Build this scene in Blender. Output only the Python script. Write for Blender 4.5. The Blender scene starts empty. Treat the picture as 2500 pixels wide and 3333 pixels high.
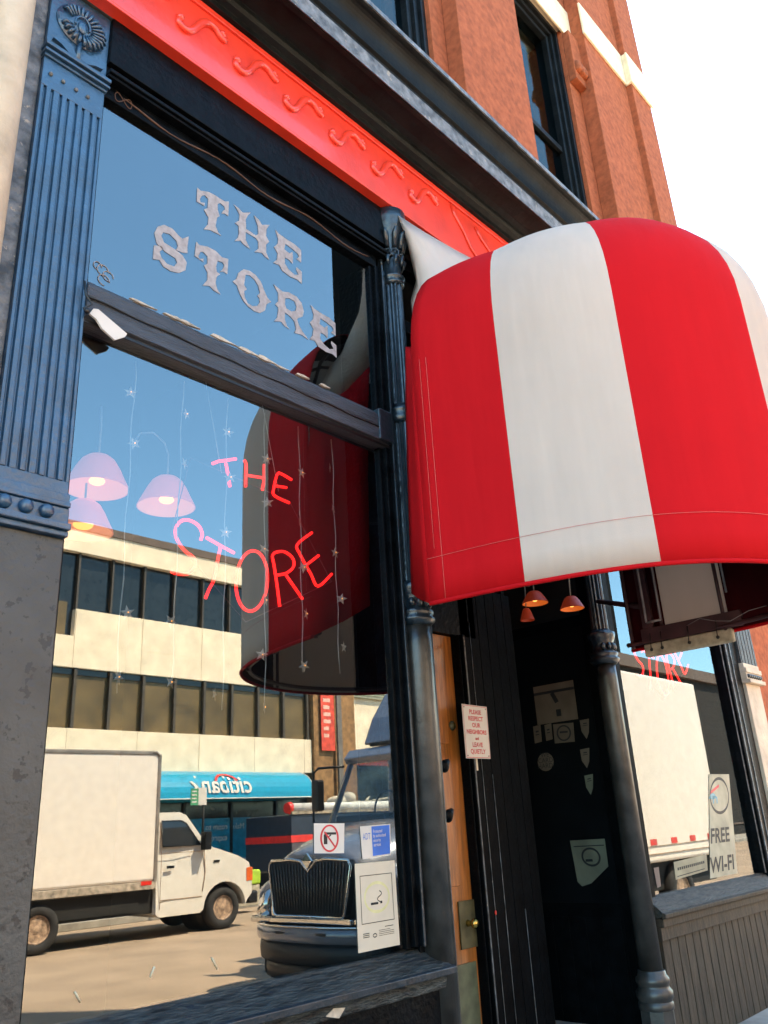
import bpy, bmesh, math, random
from mathutils import Vector, Matrix
from mathutils.geometry import tessellate_polygon
random.seed(7)
R = math.radians
S = bpy.context.scene
C = S.collection

# ---------------- camera, world, sun, exposure ----------------
AX = Vector((0.6816912, -0.22805245, -0.69519004))   # world x seen in camera axes
AY = Vector((-0.72967796, -0.28145386, -0.6231804))  # world y
AZ = Vector((-0.0535461, 0.93208144, -0.35826946))   # world z
EYE = Vector((0, -3.2, 1.58))
cam_d = bpy.data.cameras.new('camera'); cam = bpy.data.objects.new('camera', cam_d); C.objects.link(cam)
cam_d.sensor_fit = 'HORIZONTAL'; cam_d.sensor_width = 36; cam_d.lens = 36 * 2678 / 2500
cam_d.clip_start = 0.05; cam_d.clip_end = 1000
cam.matrix_world = Matrix(((AX[0], AX[1], AX[2], EYE[0]), (AY[0], AY[1], AY[2], EYE[1]), (AZ[0], AZ[1], AZ[2], EYE[2]), (0, 0, 0, 1)))
S.camera = cam

SUN_EL, SUN_AZ = R(58), R(57)        # azimuth counted from +x towards +y: high behind the storefront
w = bpy.data.worlds.new('World'); S.world = w; w.use_nodes = True
wn = w.node_tree; bg = wn.nodes['Background']; sky = wn.nodes.new('ShaderNodeTexSky')
sky.sky_type = 'NISHITA'; sky.sun_disc = False; sky.sun_elevation = SUN_EL; sky.sun_rotation = math.pi / 2 - SUN_AZ
sky.altitude = 0; sky.air_density = 1.0; sky.dust_density = 0.6; sky.ozone_density = 1.6
tm = wn.nodes.new('ShaderNodeMix'); tm.data_type = 'RGBA'; tm.blend_type = 'MULTIPLY'; tm.inputs[0].default_value = 1
tm.inputs[7].default_value = (.84, 1.03, .97, 1); wn.links.new(sky.outputs[0], tm.inputs[6])
wn.links.new(tm.outputs[2], bg.inputs[0]); bg.inputs[1].default_value = 0.15
sd = bpy.data.lights.new('sun', 'SUN'); sd.energy = 5.0; sd.angle = R(0.5); sd.color = (1, 0.80, 0.58)
so = bpy.data.objects.new('sun', sd); C.objects.link(so)
sv = Vector((math.cos(SUN_EL) * math.cos(SUN_AZ), math.cos(SUN_EL) * math.sin(SUN_AZ), math.sin(SUN_EL)))
so.rotation_euler = sv.to_track_quat('Z', 'Y').to_euler(); so.location = (0, 20, 40)
S.view_settings.view_transform = 'Standard'; S.view_settings.look = 'None'; S.view_settings.gamma = 1
S.view_settings.exposure = 2.7
S.cycles.max_bounces = 10; S.cycles.transparent_max_bounces = 24; S.cycles.glossy_bounces = 6
S.cycles.sample_clamp_indirect = 6

# ---------------- helpers ----------------
def at(px, py, axis, val, mir=False):
    """World point on the plane axis=val that lies behind photo pixel (px,py); mir: seen by reflection in the glass plane y=0."""
    c = Vector((px - 1250, -(py - 1666.5), -2678.0))
    r = Vector((c.dot(AX), c.dot(AY), c.dot(AZ)))
    v = -val if (mir and axis == 1) else val
    p = EYE + r * ((v - EYE[axis]) / r[axis])
    if mir: p.y = -p.y
    return p

class MB:
    def __init__(s): s.v = []; s.f = []; s.m = []; s.mi = 0; s.sm = []; s.smooth = False
    def face(s, idx): s.f.append(tuple(idx)); s.m.append(s.mi); s.sm.append(s.smooth)
    def add(s, pts): n = len(s.v); s.v += [tuple(p) for p in pts]; return n
    def box(s, x0, x1, y0, y1, z0, z1, M=None):
        x0, x1 = min(x0, x1), max(x0, x1); y0, y1 = min(y0, y1), max(y0, y1); z0, z1 = min(z0, z1), max(z0, z1)
        P = [Vector(p) for p in ((x0,y0,z0),(x1,y0,z0),(x1,y1,z0),(x0,y1,z0),(x0,y0,z1),(x1,y0,z1),(x1,y1,z1),(x0,y1,z1))]
        if M: P = [M @ p for p in P]
        n = s.add(P)
        for q in ((0,3,2,1),(4,5,6,7),(0,1,5,4),(1,2,6,5),(2,3,7,6),(3,0,4,7)): s.face([n + i for i in q])
        return s
    def prism(s, pts, axis, a, b):
        """2D outline pts extruded along axis from a to b. axis 0: (y,z); axis 1: (x,z); axis 2: (x,y)."""
        def P(u, v, t): return (t, u, v) if axis == 0 else (u, t, v) if axis == 1 else (u, v, t)
        n = s.add([P(u, v, a) for u, v in pts]); k = len(pts); s.add([P(u, v, b) for u, v in pts])
        tri = tessellate_polygon([[Vector((u, v, 0)) for u, v in pts]])
        for t in tri: s.face([n + i for i in t]); s.face([n + k + i for i in reversed(t)])
        for i in range(k): j = (i + 1) % k; s.face((n + i, n + j, n + k + j, n + k + i))
        return s
    def sheet(s, loops, fn):
        """flat filled outline with holes; fn maps (u,v) to a point"""
        flat = [q for l in loops for q in l]; n = s.add([fn(u, v) for u, v in flat])
        for t in tessellate_polygon([[Vector((u, v, 0)) for u, v in l] for l in loops]): s.face([n + i for i in t])
        return s
    def tube(s, path, r, seg=8, closed=False):
        path = [Vector(p) for p in path]; k = len(path); rr = r if isinstance(r, (list, tuple)) else [r] * k
        sm = s.smooth; s.smooth = True; up = None; base = len(s.v)
        for i, p in enumerate(path):
            a = path[i - 1] if i > 0 else (path[-1] if closed else p); b = path[i + 1] if i < k - 1 else (path[0] if closed else p)
            d = (b - a).normalized()
            if up is None: up = Vector((0, 0, 1)) if abs(d.z) < .9 else Vector((1, 0, 0))
            u = d.cross(up).normalized(); v = u.cross(d).normalized(); up = v
            s.add([p + rr[i] * (u * math.cos(2*math.pi*j/seg) + v * math.sin(2*math.pi*j/seg)) for j in range(seg)])
        for i in range(k if closed else k - 1):
            for j in range(seg):
                a = base + i * seg; b = base + ((i + 1) % k) * seg; jj = (j + 1) % seg
                s.face((a + j, a + jj, b + jj, b + j))
        if not closed:
            s.smooth = False; s.face([base + j for j in reversed(range(seg))]); s.face([base + (k-1)*seg + j for j in range(seg)])
        s.smooth = sm; return s
    def lathe(s, prof, cx, cy, cz=0, seg=24, M=None, smooth=True):
        sm = s.smooth; s.smooth = smooth; base = len(s.v)
        for r, z in prof:
            P = [Vector((r*math.cos(2*math.pi*j/seg), r*math.sin(2*math.pi*j/seg), z)) for j in range(seg)]
            if M: P = [M @ p for p in P]
            s.add([p + Vector((cx, cy, cz)) for p in P])
        for i in range(len(prof) - 1):
            for j in range(seg):
                jj = (j+1) % seg; a = base + i*seg; s.face((a + j, a + jj, a + seg + jj, a + seg + j))
        s.smooth = False
        if prof[0][0] > 1e-4: s.face([base + j for j in reversed(range(seg))])
        if prof[-1][0] > 1e-4: s.face([base + (len(prof)-1)*seg + j for j in range(seg)])
        s.smooth = sm; return s
    def grid(s, rows, closed=False):
        n = [s.add(r) for r in rows]; k = len(rows[0])
        for i in range(len(rows) - 1):
            for j in range(k if closed else k - 1):
                jj = (j + 1) % k; s.face((n[i] + j, n[i] + jj, n[i+1] + jj, n[i+1] + j))
        return s
    def ball(s, c, r, seg=14, sz=None):
        sz = sz or (1, 1, 1)
        prof = [(max(1e-5, math.sin(math.pi*i/8)) * r, -math.cos(math.pi*i/8) * r) for i in range(9)]
        M = Matrix.Diagonal((*sz, 1)); return s.lathe(prof, *c, seg=seg, M=M)
    def build(s, name, mats, parent=None, bevel=0, solid=0):
        me = bpy.data.meshes.new(name); me.from_pydata(s.v, [], s.f)
        if not isinstance(mats, (list, tuple)): mats = [mats]
        for m in mats: me.materials.append(m)
        me.polygons.foreach_set('material_index', s.m); me.polygons.foreach_set('use_smooth', s.sm)
        bm = bmesh.new(); bm.from_mesh(me); bmesh.ops.recalc_face_normals(bm, faces=bm.faces); bm.to_mesh(me); bm.free()
        me.update()
        o = bpy.data.objects.new(name, me); C.objects.link(o)
        if parent: o.parent = parent
        if bevel:
            b = o.modifiers.new('bevel', 'BEVEL'); b.width = bevel; b.segments = 2; b.limit_method = 'ANGLE'; b.angle_limit = R(40)
        if solid:
            b = o.modifiers.new('thickness', 'SOLIDIFY'); b.thickness = solid; b.offset = 0
        return o

def tag(o, label=None, cat=None, group=None, kind=None):
    if label: o['label'] = label
    if cat: o['category'] = cat
    if group: o['group'] = group
    if kind: o['kind'] = kind
    return o
def thing(name, label, cat, group=None, loc=(0, 0, 0)):
    o = bpy.data.objects.new(name, None); C.objects.link(o); o.location = loc; o.empty_display_size = .2
    return tag(o, label, cat, group)

_txt = {}
def text_tris(st, size=1.0, align='LEFT', sx=1.0, bold=0):
    cu = bpy.data.curves.new('t', 'FONT'); cu.body = st; cu.size = size; cu.align_x = align; cu.resolution_u = 3; cu.offset = bold
    o = bpy.data.objects.new('t', cu); C.objects.link(o)
    dg = bpy.context.evaluated_depsgraph_get(); me = bpy.data.meshes.new_from_object(o.evaluated_get(dg))
    V = [(v.co.x * sx, v.co.y) for v in me.vertices]; F = [tuple(p.vertices) for p in me.polygons]
    bpy.data.objects.remove(o); bpy.data.curves.remove(cu); bpy.data.meshes.remove(me); return V, F
def text_into(mb, st, size, fn, align='LEFT', sx=1.0, bold=0):
    V, F = text_tris(st, size, align, sx, bold); n = mb.add([fn(u, v) for u, v in V])
    for f in F: mb.face([n + i for i in f])

# ---------------- materials ----------------
MATS = {}
def nodes(name):
    m = bpy.data.materials.new(name); m.use_nodes = True; nt = m.node_tree
    return m, nt, nt.nodes['Principled BSDF']
def pm(name, col, rough=.5, var=.12, scale=6, bump=0, bscale=40, metal=0, spec=.5, chips=None, chipcol=None, chipscale=7, stretch=(1, 1, 1), ior=1.5, col2=None, emit=None, es=0, coat=0):
    m, nt, b = nodes(name); L = nt.links
    tc = nt.nodes.new('ShaderNodeTexCoord'); mp = nt.nodes.new('ShaderNodeMapping'); mp.inputs['Scale'].default_value = stretch
    L.new(tc.outputs['Object'], mp.inputs[0])
    n = nt.nodes.new('ShaderNodeTexNoise'); n.inputs['Scale'].default_value = scale; n.inputs['Detail'].default_value = 6; L.new(mp.outputs[0], n.inputs[0])
    mx = nt.nodes.new('ShaderNodeMix'); mx.data_type = 'RGBA'
    c2 = col2 or tuple(min(1, c * (1 + 2*var)) for c in col); c1 = tuple(c * (1 - 2*var) for c in col) if not col2 else col
    rp = nt.nodes.new('ShaderNodeMapRange'); rp.inputs[1].default_value = .3; rp.inputs[2].default_value = .7; L.new(n.outputs[0], rp.inputs[0])
    L.new(rp.outputs[0], mx.inputs[0]); mx.inputs[6].default_value = (*c1, 1); mx.inputs[7].default_value = (*c2, 1)
    out = mx.outputs[2]
    if chips:
        n2 = nt.nodes.new('ShaderNodeTexNoise'); n2.inputs['Scale'].default_value = chipscale; n2.inputs['Detail'].default_value = 8; n2.inputs['Roughness'].default_value = .65
        L.new(mp.outputs[0], n2.inputs[0])
        r2 = nt.nodes.new('ShaderNodeMapRange'); r2.inputs[1].default_value = chips; r2.inputs[2].default_value = chips + .025; L.new(n2.outputs[0], r2.inputs[0])
        m2 = nt.nodes.new('ShaderNodeMix'); m2.data_type = 'RGBA'; L.new(r2.outputs[0], m2.inputs[0]); L.new(out, m2.inputs[6]); m2.inputs[7].default_value = (*chipcol, 1); out = m2.outputs[2]
    L.new(out, b.inputs['Base Color'])
    b.inputs['Roughness'].default_value = rough; b.inputs['Metallic'].default_value = metal; b.inputs['IOR'].default_value = ior
    b.inputs['Specular IOR Level'].default_value = spec; b.inputs['Coat Weight'].default_value = coat; b.inputs['Coat Roughness'].default_value = .08
    if bump:
        nb = nt.nodes.new('ShaderNodeTexNoise'); nb.inputs['Scale'].default_value = bscale; nb.inputs['Detail'].default_value = 5; L.new(mp.outputs[0], nb.inputs[0])
        bp = nt.nodes.new('ShaderNodeBump'); bp.inputs['Strength'].default_value = bump; bp.inputs['Distance'].default_value = .02; L.new(nb.outputs[0], bp.inputs['Height']); L.new(bp.outputs[0], b.inputs['Normal'])
    if emit:
        b.inputs['Emission Color'].default_value = (*emit, 1); b.inputs['Emission Strength'].default_value = es
    MATS[name] = m; return m
def glass(name, fac, tint=(.75, .8, .82), gl=(.92, 1.0, 1.0), rough=0.0, wav=0.0):
    m = bpy.data.materials.new(name); m.use_nodes = True; nt = m.node_tree; nt.nodes.clear(); L = nt.links
    o = nt.nodes.new('ShaderNodeOutputMaterial'); t = nt.nodes.new('ShaderNodeBsdfTransparent'); g = nt.nodes.new('ShaderNodeBsdfGlossy'); x = nt.nodes.new('ShaderNodeMixShader')
    t.inputs[0].default_value = (*tint, 1); g.inputs[0].default_value = (*gl, 1); g.inputs['Roughness'].default_value = rough; x.inputs[0].default_value = fac
    L.new(t.outputs[0], x.inputs[1]); L.new(g.outputs[0], x.inputs[2]); L.new(x.outputs[0], o.inputs[0])
    if wav:
        tc = nt.nodes.new('ShaderNodeTexCoord'); n = nt.nodes.new('ShaderNodeTexNoise'); n.inputs['Scale'].default_value = .9; n.inputs['Detail'].default_value = 1
        bp = nt.nodes.new('ShaderNodeBump'); bp.inputs['Strength'].default_value = wav; bp.inputs['Distance'].default_value = .004
        L.new(tc.outputs['Object'], n.inputs[0]); L.new(n.outputs[0], bp.inputs['Height']); L.new(bp.outputs[0], g.inputs['Normal'])
    return m
def fabric(name, col, trans=.3):
    m, nt, b = nodes(name); L = nt.links; tc = nt.nodes.new('ShaderNodeTexCoord')
    n = nt.nodes.new('ShaderNodeTexNoise'); n.inputs['Scale'].default_value = 2.2; n.inputs['Detail'].default_value = 5; L.new(tc.outputs['Object'], n.inputs[0])
    mp = nt.nodes.new('ShaderNodeMapping'); mp.inputs['Scale'].default_value = (9, 9, .9); L.new(tc.outputs['Object'], mp.inputs[0])
    n3 = nt.nodes.new('ShaderNodeTexNoise'); n3.inputs['Scale'].default_value = 1.0; n3.inputs['Detail'].default_value = 4; L.new(mp.outputs[0], n3.inputs[0])
    ad = nt.nodes.new('ShaderNodeMath'); ad.operation = 'ADD'; L.new(n.outputs[0], ad.inputs[0]); L.new(n3.outputs[0], ad.inputs[1])
    rp = nt.nodes.new('ShaderNodeMapRange'); rp.inputs[1].default_value = .7; rp.inputs[2].default_value = 1.3; L.new(ad.outputs[0], rp.inputs[0])
    mx = nt.nodes.new('ShaderNodeMix'); mx.data_type = 'RGBA'; L.new(rp.outputs[0], mx.inputs[0])
    mx.inputs[6].default_value = (*[c * .95 for c in col], 1); mx.inputs[7].default_value = (*[min(1, c * 1.03) for c in col], 1)
    L.new(mx.outputs[2], b.inputs['Base Color']); b.inputs['Roughness'].default_value = .8; b.inputs['Specular IOR Level'].default_value = .08
    nb = nt.nodes.new('ShaderNodeTexNoise'); nb.inputs['Scale'].default_value = 260; L.new(tc.outputs['Object'], nb.inputs[0])
    bp = nt.nodes.new('ShaderNodeBump'); bp.inputs['Strength'].default_value = .3; bp.inputs['Distance'].default_value = .004; L.new(nb.outputs[0], bp.inputs['Height'])
    mw = nt.nodes.new('ShaderNodeMapping'); mw.inputs['Scale'].default_value = (3.2, 3.2, .55); mw.inputs['Rotation'].default_value = (.25, 0, .2); L.new(tc.outputs['Object'], mw.inputs[0])
    nw = nt.nodes.new('ShaderNodeTexNoise'); nw.inputs['Scale'].default_value = 1.3; nw.inputs['Detail'].default_value = 3; L.new(mw.outputs[0], nw.inputs[0])
    b2 = nt.nodes.new('ShaderNodeBump'); b2.inputs['Strength'].default_value = .22; b2.inputs['Distance'].default_value = .09; L.new(nw.outputs[0], b2.inputs['Height']); L.new(bp.outputs[0], b2.inputs['Normal']); L.new(b2.outputs[0], b.inputs['Normal'])
    tr = nt.nodes.new('ShaderNodeBsdfTranslucent'); L.new(mx.outputs[2], tr.inputs[0]); sh = nt.nodes.new('ShaderNodeMixShader'); sh.inputs[0].default_value = trans
    L.new(b.outputs[0], sh.inputs[1]); L.new(tr.outputs[0], sh.inputs[2]); L.new(sh.outputs[0], nt.nodes['Material Output'].inputs[0]); return m
def emis(name, col, s):
    m = bpy.data.materials.new(name); m.use_nodes = True; nt = m.node_tree; b = nt.nodes['Principled BSDF']
    b.inputs['Base Color'].default_value = (*[c * .6 for c in col], 1); b.inputs['Emission Color'].default_value = (*col, 1); b.inputs['Emission Strength'].default_value = s; return m

M_iron = pm('iron_paint', (.010, .018, .026), .30, var=.25, scale=9, bump=.35, bscale=26, ior=1.65, chips=.70, chipcol=(.25, .22, .18), chipscale=14)
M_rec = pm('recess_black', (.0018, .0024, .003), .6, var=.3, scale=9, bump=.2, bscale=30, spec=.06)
M_col = pm('column_paint', (.030, .028, .025), .36, var=.3, scale=9, bump=.15, bscale=26, ior=1.6, chips=.72, chipcol=(.2, .18, .15), chipscale=12)
M_pil = pm('pilaster_paint', (.008, .045, .10), .38, var=.2, scale=7, bump=.3, bscale=35, ior=1.85, chips=.72, chipcol=(.3, .25, .2), chipscale=18)
M_ped = pm('pedestal_paint', (.036, .036, .034), .48, var=.2, scale=3, bump=.3, bscale=40, ior=1.65, chips=.575, chipcol=(.006, .007, .009), chipscale=16)
M_black = pm('black_gloss_paint', (.0022, .003, .004), .42, var=.3, scale=9, bump=.4, bscale=30, spec=.08, chips=.73, chipcol=(.10, .09, .07), chipscale=20)
M_cove = pm('dark_cornice_paint', (.006, .0075, .008), .45, spec=.16, var=.3, scale=5, bump=.25, bscale=20)
M_lip = pm('worn_grey_paint', (.13, .135, .14), .5, var=.35, scale=14, bump=.7, bscale=30, chips=.62, chipcol=(.35, .30, .24), chipscale=16)
M_red = pm('red_enamel', (.72, .046, .022), .34, var=.06, scale=4, bump=.12, bscale=24, coat=.4)
M_redd = pm('dark_red_enamel', (.09, .006, .008), .5)
M_brick = pm('red_sandstone', (.32, .088, .036), .9, var=.13, scale=14, bump=.35, bscale=160, spec=.2, chips=.70, chipcol=(.25, .08, .05), chipscale=12)
M_cream = pm('cream_stone', (.72, .60, .40), .8, var=.08, scale=7, bump=.2, bscale=60)
M_white = pm('white_trim_and_lit_pedestal', (.52, .42, .31), .7, var=.1, scale=5, bump=.35, bscale=24)
M_yel = pm('ochre_wall', (.55, .29, .07), .8, var=.2, scale=5, bump=.3, bscale=40)
M_wood = pm('varnished_oak', (.32, .105, .018), .36, var=.22, scale=5, stretch=(9, 9, .7), bump=.1, bscale=20, coat=.3)
M_brass = pm('aged_brass', (.55, .38, .10), .25, metal=1, var=.15, scale=12)
M_brassp = pm('tarnished_brass_plate', (.085, .075, .035), .45, var=.2, scale=12, metal=.3)
M_dkgreen = pm('kick_plate', (.09, .10, .055), .45, var=.2, scale=12)
M_tan = pm('weathered_boards', (.05, .036, .024), .65, var=.3, scale=6, stretch=(8, 8, .8), bump=.5, bscale=20, ior=1.4)
M_tan2 = pm('weathered_sill', (.05, .043, .034), .6, var=.35, scale=8, stretch=(1, 5, 5), bump=.9, bscale=22, ior=1.45)
M_sill = pm('rough_sill_paint', (.024, .028, .028), .5, var=.5, scale=9, stretch=(1, 4, 4), bump=1.0, bscale=18, ior=1.45, chips=.60, chipcol=(.008, .013, .022), chipscale=8)
M_transom = pm('weathered_transom_paint', (.034, .039, .050), .5, var=.2, scale=7, stretch=(.7, 5, 5), bump=.7, bscale=30, chips=.68, chipcol=(.015, .016, .02), ior=1.6)
M_flake = pm('flaking_paint', (.45, .38, .30), .8, var=.2, scale=20)
M_glass = glass('window_glass', .18, tint=(.80, .84, .86), wav=.07)
M_glass2 = glass('upper_window_glass', .055, tint=(.6, .7, .7), wav=.05)
M_flank = glass('side_glass', .10, tint=(.8, .8, .8))
M_back = glass('inner_glass_face', .02, tint=(.97, .97, .97))
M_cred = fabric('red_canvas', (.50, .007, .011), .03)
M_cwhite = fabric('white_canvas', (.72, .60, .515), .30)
M_cred_in = fabric('red_canvas_inside', (.045, .004, .006), .02)  # inside of the cover: both colours darker than the outer faces
M_cwhite_in = fabric('white_canvas_inside', (.55, .48, .42), .6)
M_frame = pm('maroon_steel_tube', (.055, .02, .022), .45, var=.2)
M_tube = pm('galvanised_tube', (.30, .26, .25), .4, metal=.5, var=.2)
M_rail = pm('tan_canvas_roll', (.42, .36, .26), .8, var=.15, scale=20, bump=.3, bscale=60)
M_neon = emis('neon_red', (1.0, .010, .008), .55)
M_bulb = emis('warm_bulb', (1.0, .36, .07), .45)
M_shade = emis('lamp_shade_fabric', (1, .24, .17), .055)
M_shade_in = emis('lamp_shade_lining', (1.0, .36, .16), .09)
M_shade_d = emis('dim_lamp_shade', (.30, .03, .008), .05)
M_shade_din = emis('dim_shade_lining', (1.0, .22, .03), .06)
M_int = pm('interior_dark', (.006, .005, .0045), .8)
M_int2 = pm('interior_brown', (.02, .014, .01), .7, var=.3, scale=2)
M_gold = pm('pale_gilt_letter', (.33, .285, .275), .6, var=.12, scale=30)
M_wire = pm('silver_wire', (.20, .20, .18), .4)
M_star = pm('silver_star', (.20, .17, .13), .4, metal=.2)
M_paper = pm('paper', (.62, .53, .41), .8, var=.03)
M_paperw = pm('white_paper', (.62, .56, .50), .7, var=.03)
M_ink = pm('ink', (.006, .008, .01), .6)
M_pred = pm('print_red', (.50, .02, .03), .5)
M_pblue = pm('print_blue', (.03, .13, .50), .5)
M_pyel = pm('print_yellow', (.64, .58, .30), .7)
M_pgreen = pm('print_green', (.05, .25, .12), .7)
M_asph = pm('asphalt', (.33, .24, .165), .9, var=.09, scale=.9, bump=.3, bscale=120)
M_walk = pm('concrete', (.30, .27, .23), .9, var=.12, scale=4, bump=.2, bscale=90)
M_tvan = pm('truck_white', (.74, .68, .60), .3, var=.03, coat=.3)
M_tbox = pm('truck_box_panel', (.86, .76, .66), .45, var=.03)
M_tyre = pm('tyre_rubber', (.022, .020, .019), .8, var=.2, bump=.3, bscale=60)
M_rim = pm('rusty_rim', (.36, .24, .16), .6, var=.3, scale=14)
M_under = pm('underbody', (.012, .011, .010), .8)
M_chrome = pm('chrome', (.75, .74, .72), .10, metal=1, var=.03)
M_tgrey = pm('truck_slate_paint', (.19, .21, .26), .26, var=.05, coat=.7, metal=.35)
M_grb = pm('grille_black', (.005, .005, .006), .4)
M_carglass = pm('dark_glazing', (.02, .025, .03), .03, ior=1.6, var=.05)
M_amber = pm('amber_lens', (.75, .13, .02), .3)
M_lens = pm('red_lens', (.7, .03, .02), .3)
M_bank = pm('bank_precast', (.84, .69, .50), .85, var=.07, scale=2, bump=.1, bscale=50)
M_bankw = pm('bank_blinds', (.135, .088, .032), .5, var=.2, scale=1.2)
M_bankd = pm('bank_dark_glass', (.016, .020, .022), .15, var=.2)
M_mull = pm('bronze_mullion', (.06, .045, .03), .5)
M_coping = pm('brown_coping', (.12, .08, .06), .7)
M_teal = pm('teal_canopy', (.004, .27, .42), .3, var=.05, coat=.2)
M_posterteal = pm('poster_teal', (.01, .22, .34), .3)
M_brownb = pm('brown_brick', (.30, .155, .06), .85, var=.2, scale=6, bump=.3)
M_banner = pm('orange_red_banner', (.72, .07, .035), .6, var=.15, scale=6)
M_navy = pm('navy_truck_body', (.018, .025, .045), .4, var=.2)
M_lime = pm('lime_plastic', (.38, .55, .03), .5)
M_tower = pm('dark_tower_cladding', (.0015, .0018, .002), .8, spec=.1)
M_leaf = pm('leaf', (.10, .15, .03), .8, var=.4, scale=3)
M_bark = pm('bark', (.08, .055, .035), .9)
M_tent = pm('pipe_white', (.70, .66, .6), .4)
M_louvre = pm('louvre_grey', (.40, .38, .27), .6)

# ---------------- ground ----------------
b = MB(); b.box(-160, 160, -160, 160, -.5, -.15); tag(b.build('road', M_asph), kind='structure')
b = MB(); b.box(-60, 60, -3.05, 14, -.149, 0); tag(b.build('sidewalk', M_walk, bevel=.01), kind='structure')
b = MB(); b.box(-60, 60, -19.4, -15.6, -.149, 0); tag(b.build('far_sidewalk', M_walk, bevel=.01), kind='structure')

# ---------------- storefront building ----------------
B = thing('storefront_building', 'red sandstone and black cast-iron storefront with striped entrance canopy and large plate windows', 'building')
# --- masonry of upper storeys
b = MB(); HT = 14.9
YW = 0.55
b.box(1.1, 3.05, 0, YW, 6.8, HT); b.box(4.62, 6.25, 0, YW, 6.8, HT); b.box(7.5, 9.5, 0, YW, 6.8, HT)
for x0, x1 in ((3.05, 4.62), (6.25, 7.5)):
    b.box(x0, x1, .003, YW, 11.45, HT); b.box(x0, x1, 0, YW, 6.8, 7.1)
b.box(1.12, 9.49, 5.9, 6.2, 0, HT); b.box(9.3, 9.49, .6, 5.9, 0, HT); b.box(1.12, 1.3, .6, 5.9, 0, HT); b.box(1.3, 9.3, .6, 5.9, HT-.3, HT-.1)
wall = b.build('sandstone_wall', M_brick, B, bevel=.006)
b = MB()
b.box(4.83, 6.02, -.17, -.001, 6.85, HT); b.build('stone_pilaster', M_brick, B, bevel=.008)
b = MB(); b.box(7.75, 8.9, -.19, -.001, 6.85, HT); b.box(8.9, 9.5, -.27, -.001, 6.85, HT)
o = b.build('stone_pilaster', M_brick, B, bevel=.008)
b = MB(); b.box(7.505, 7.76, -.10, -.0005, 10.15, 10.97)
for k in range(3): b.lathe([(.001, -.03), (.045, -.02), (.05, .05), (.03, .14), (.01, .16)], 7.56 + k*.075, -.115, 10.3, seg=10)
b.build('carved_capital', M_brick, o, bevel=.01)
for z0, z1 in ((11.0, 11.55), (13.3, 13.7)):
    b = MB(); b.box(4.80, 6.05, -.20, -.172, z0, z1); b.box(7.72, 8.86, -.22, -.192, z0, z1); b.box(8.86, 9.52, -.30, -.272, z0, z1); b.box(6.02, 7.75, -.03, -.002, z0, z1)
    b.box(3.0, 4.83, -.03, -.002, z0, z1); b.box(8.872, 8.9, -.27, -.192, z0, z1); b.build('stone_band', M_cream, B, bevel=.006)
for i, (x0, x1) in enumerate(((3.05, 4.62), (6.25, 7.5))):
    z0, z1 = 7.1, 11.05 if i else 11.05
    b = MB()
    for k, (t, y0) in enumerate(((.0, .05), (.06, .09), (.12, .13))):
        b.box(x0 + t, x0 + t + .058, y0, .3, z0, z1); b.box(x1 - t - .058, x1 - t, y0, .3, z0, z1)
        b.box(x0 + t + .058, x1 - t - .058, y0, .3, z1 - t - .058, z1 - t)
    b.box(x0 + .18, x1 - .18, .16, .3, 9.0, 9.08)
    f = b.build('upper_window', M_cove, B, bevel=.006)
    b = MB(); b.box(x0 + .178, x1 - .178, .2, .206, z0, z1 - .178); b.build('window_pane', M_glass2, f)
    b = MB(); b.box(x0 + .1, x1 - .1, .5, .53, z0, z1); b.build('dark_backing', M_int, f)  # dark sheet behind the pane, standing in for the dim room
    b = MB(); b.box(x0, x1, .002, .5, z1 + .002, z1 + .40); b.build('window_lintel', M_cream, f)
# bolts on the middle pilaster

# --- cornice and red lintel band
X0, X1 = 1.1, 9.3
b = MB(); b.box(X0 + .01, X1, -.15, .02, 5.80, 6.30)
red = b.build('red_lintel_band', M_red, B, bevel=.006)
b = MB(); b.box(X0 + .012, X1, -.152, -.05, 5.782, 5.7995); b.box(X0, X1, -.168, -.1502, 6.255, 6.30); b.build('band_edge', M_red, red, bevel=.004)
def scroll(cx, cz, s=1.0):
    pts = []
    for u, v in ((-.155, -.035), (-.165, -.075), (-.125, -.10), (-.08, -.075), (-.045, -.02), (-.01, .045), (.035, .088), (.09, .085), (.125, .055), (.155, .045), (.165, .072), (.14, .09)):
        pts.append((cx + u * s, -.158, cz + v * s))
    P = [Vector(p) for p in pts]; Q = []
    for i in range(len(P) - 1):
        p0, p1, p2, p3 = P[max(0, i-1)], P[i], P[i+1], P[min(len(P)-1, i+2)]
        for k in range(4):
            t = k / 4; Q.append(.5 * ((2*p1) + (p2 - p0) * t + (2*p0 - 5*p1 + 4*p2 - p3) * t*t + (3*p1 - p0 - 3*p2 + p3) * t**3))
    Q.append(P[-1]); n = len(Q)
    return Q, [.026 - .009 * abs(2*i/(n-1) - .95) for i in range(n)]
xs = [2.02, 2.43, 2.83, 3.24, 3.65, 4.06]
for cx in [1.61] + xs:
    b = MB(); q, r = scroll(cx, 6.08); b.tube(q, r, 8); b.ball(tuple(q[0]), .026, 8); b.ball(tuple(q[-1]), .022, 8); b.build('scroll_ornament', M_red, red)
for pts in ([(4.42, 6.24), (4.45, 6.15), (4.55, 6.05), (4.63, 5.93), (4.72, 5.86)], [(4.73, 6.20), (4.80, 6.11), (4.90, 6.05), (4.95, 5.90)]):
    b = MB(); b.tube([(x, -.157, z) for x, z in pts], [.016, .013, .012, .012, .01][:len(pts)], 7); b.build('scroll_ornament', M_red, red)
cn = [(-.0, 6.301), (-.20, 6.301), (-.20, 6.345), (-.235, 6.36), (-.25, 6.385), (-.255, 6.42), (-.30, 6.43), (-.44, 6.44), (-.44, 6.405), (-.475, 6.405), (-.475, 6.56), (-.455, 6.60), (-.46, 6.625), (-.485, 6.635)]
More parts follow.
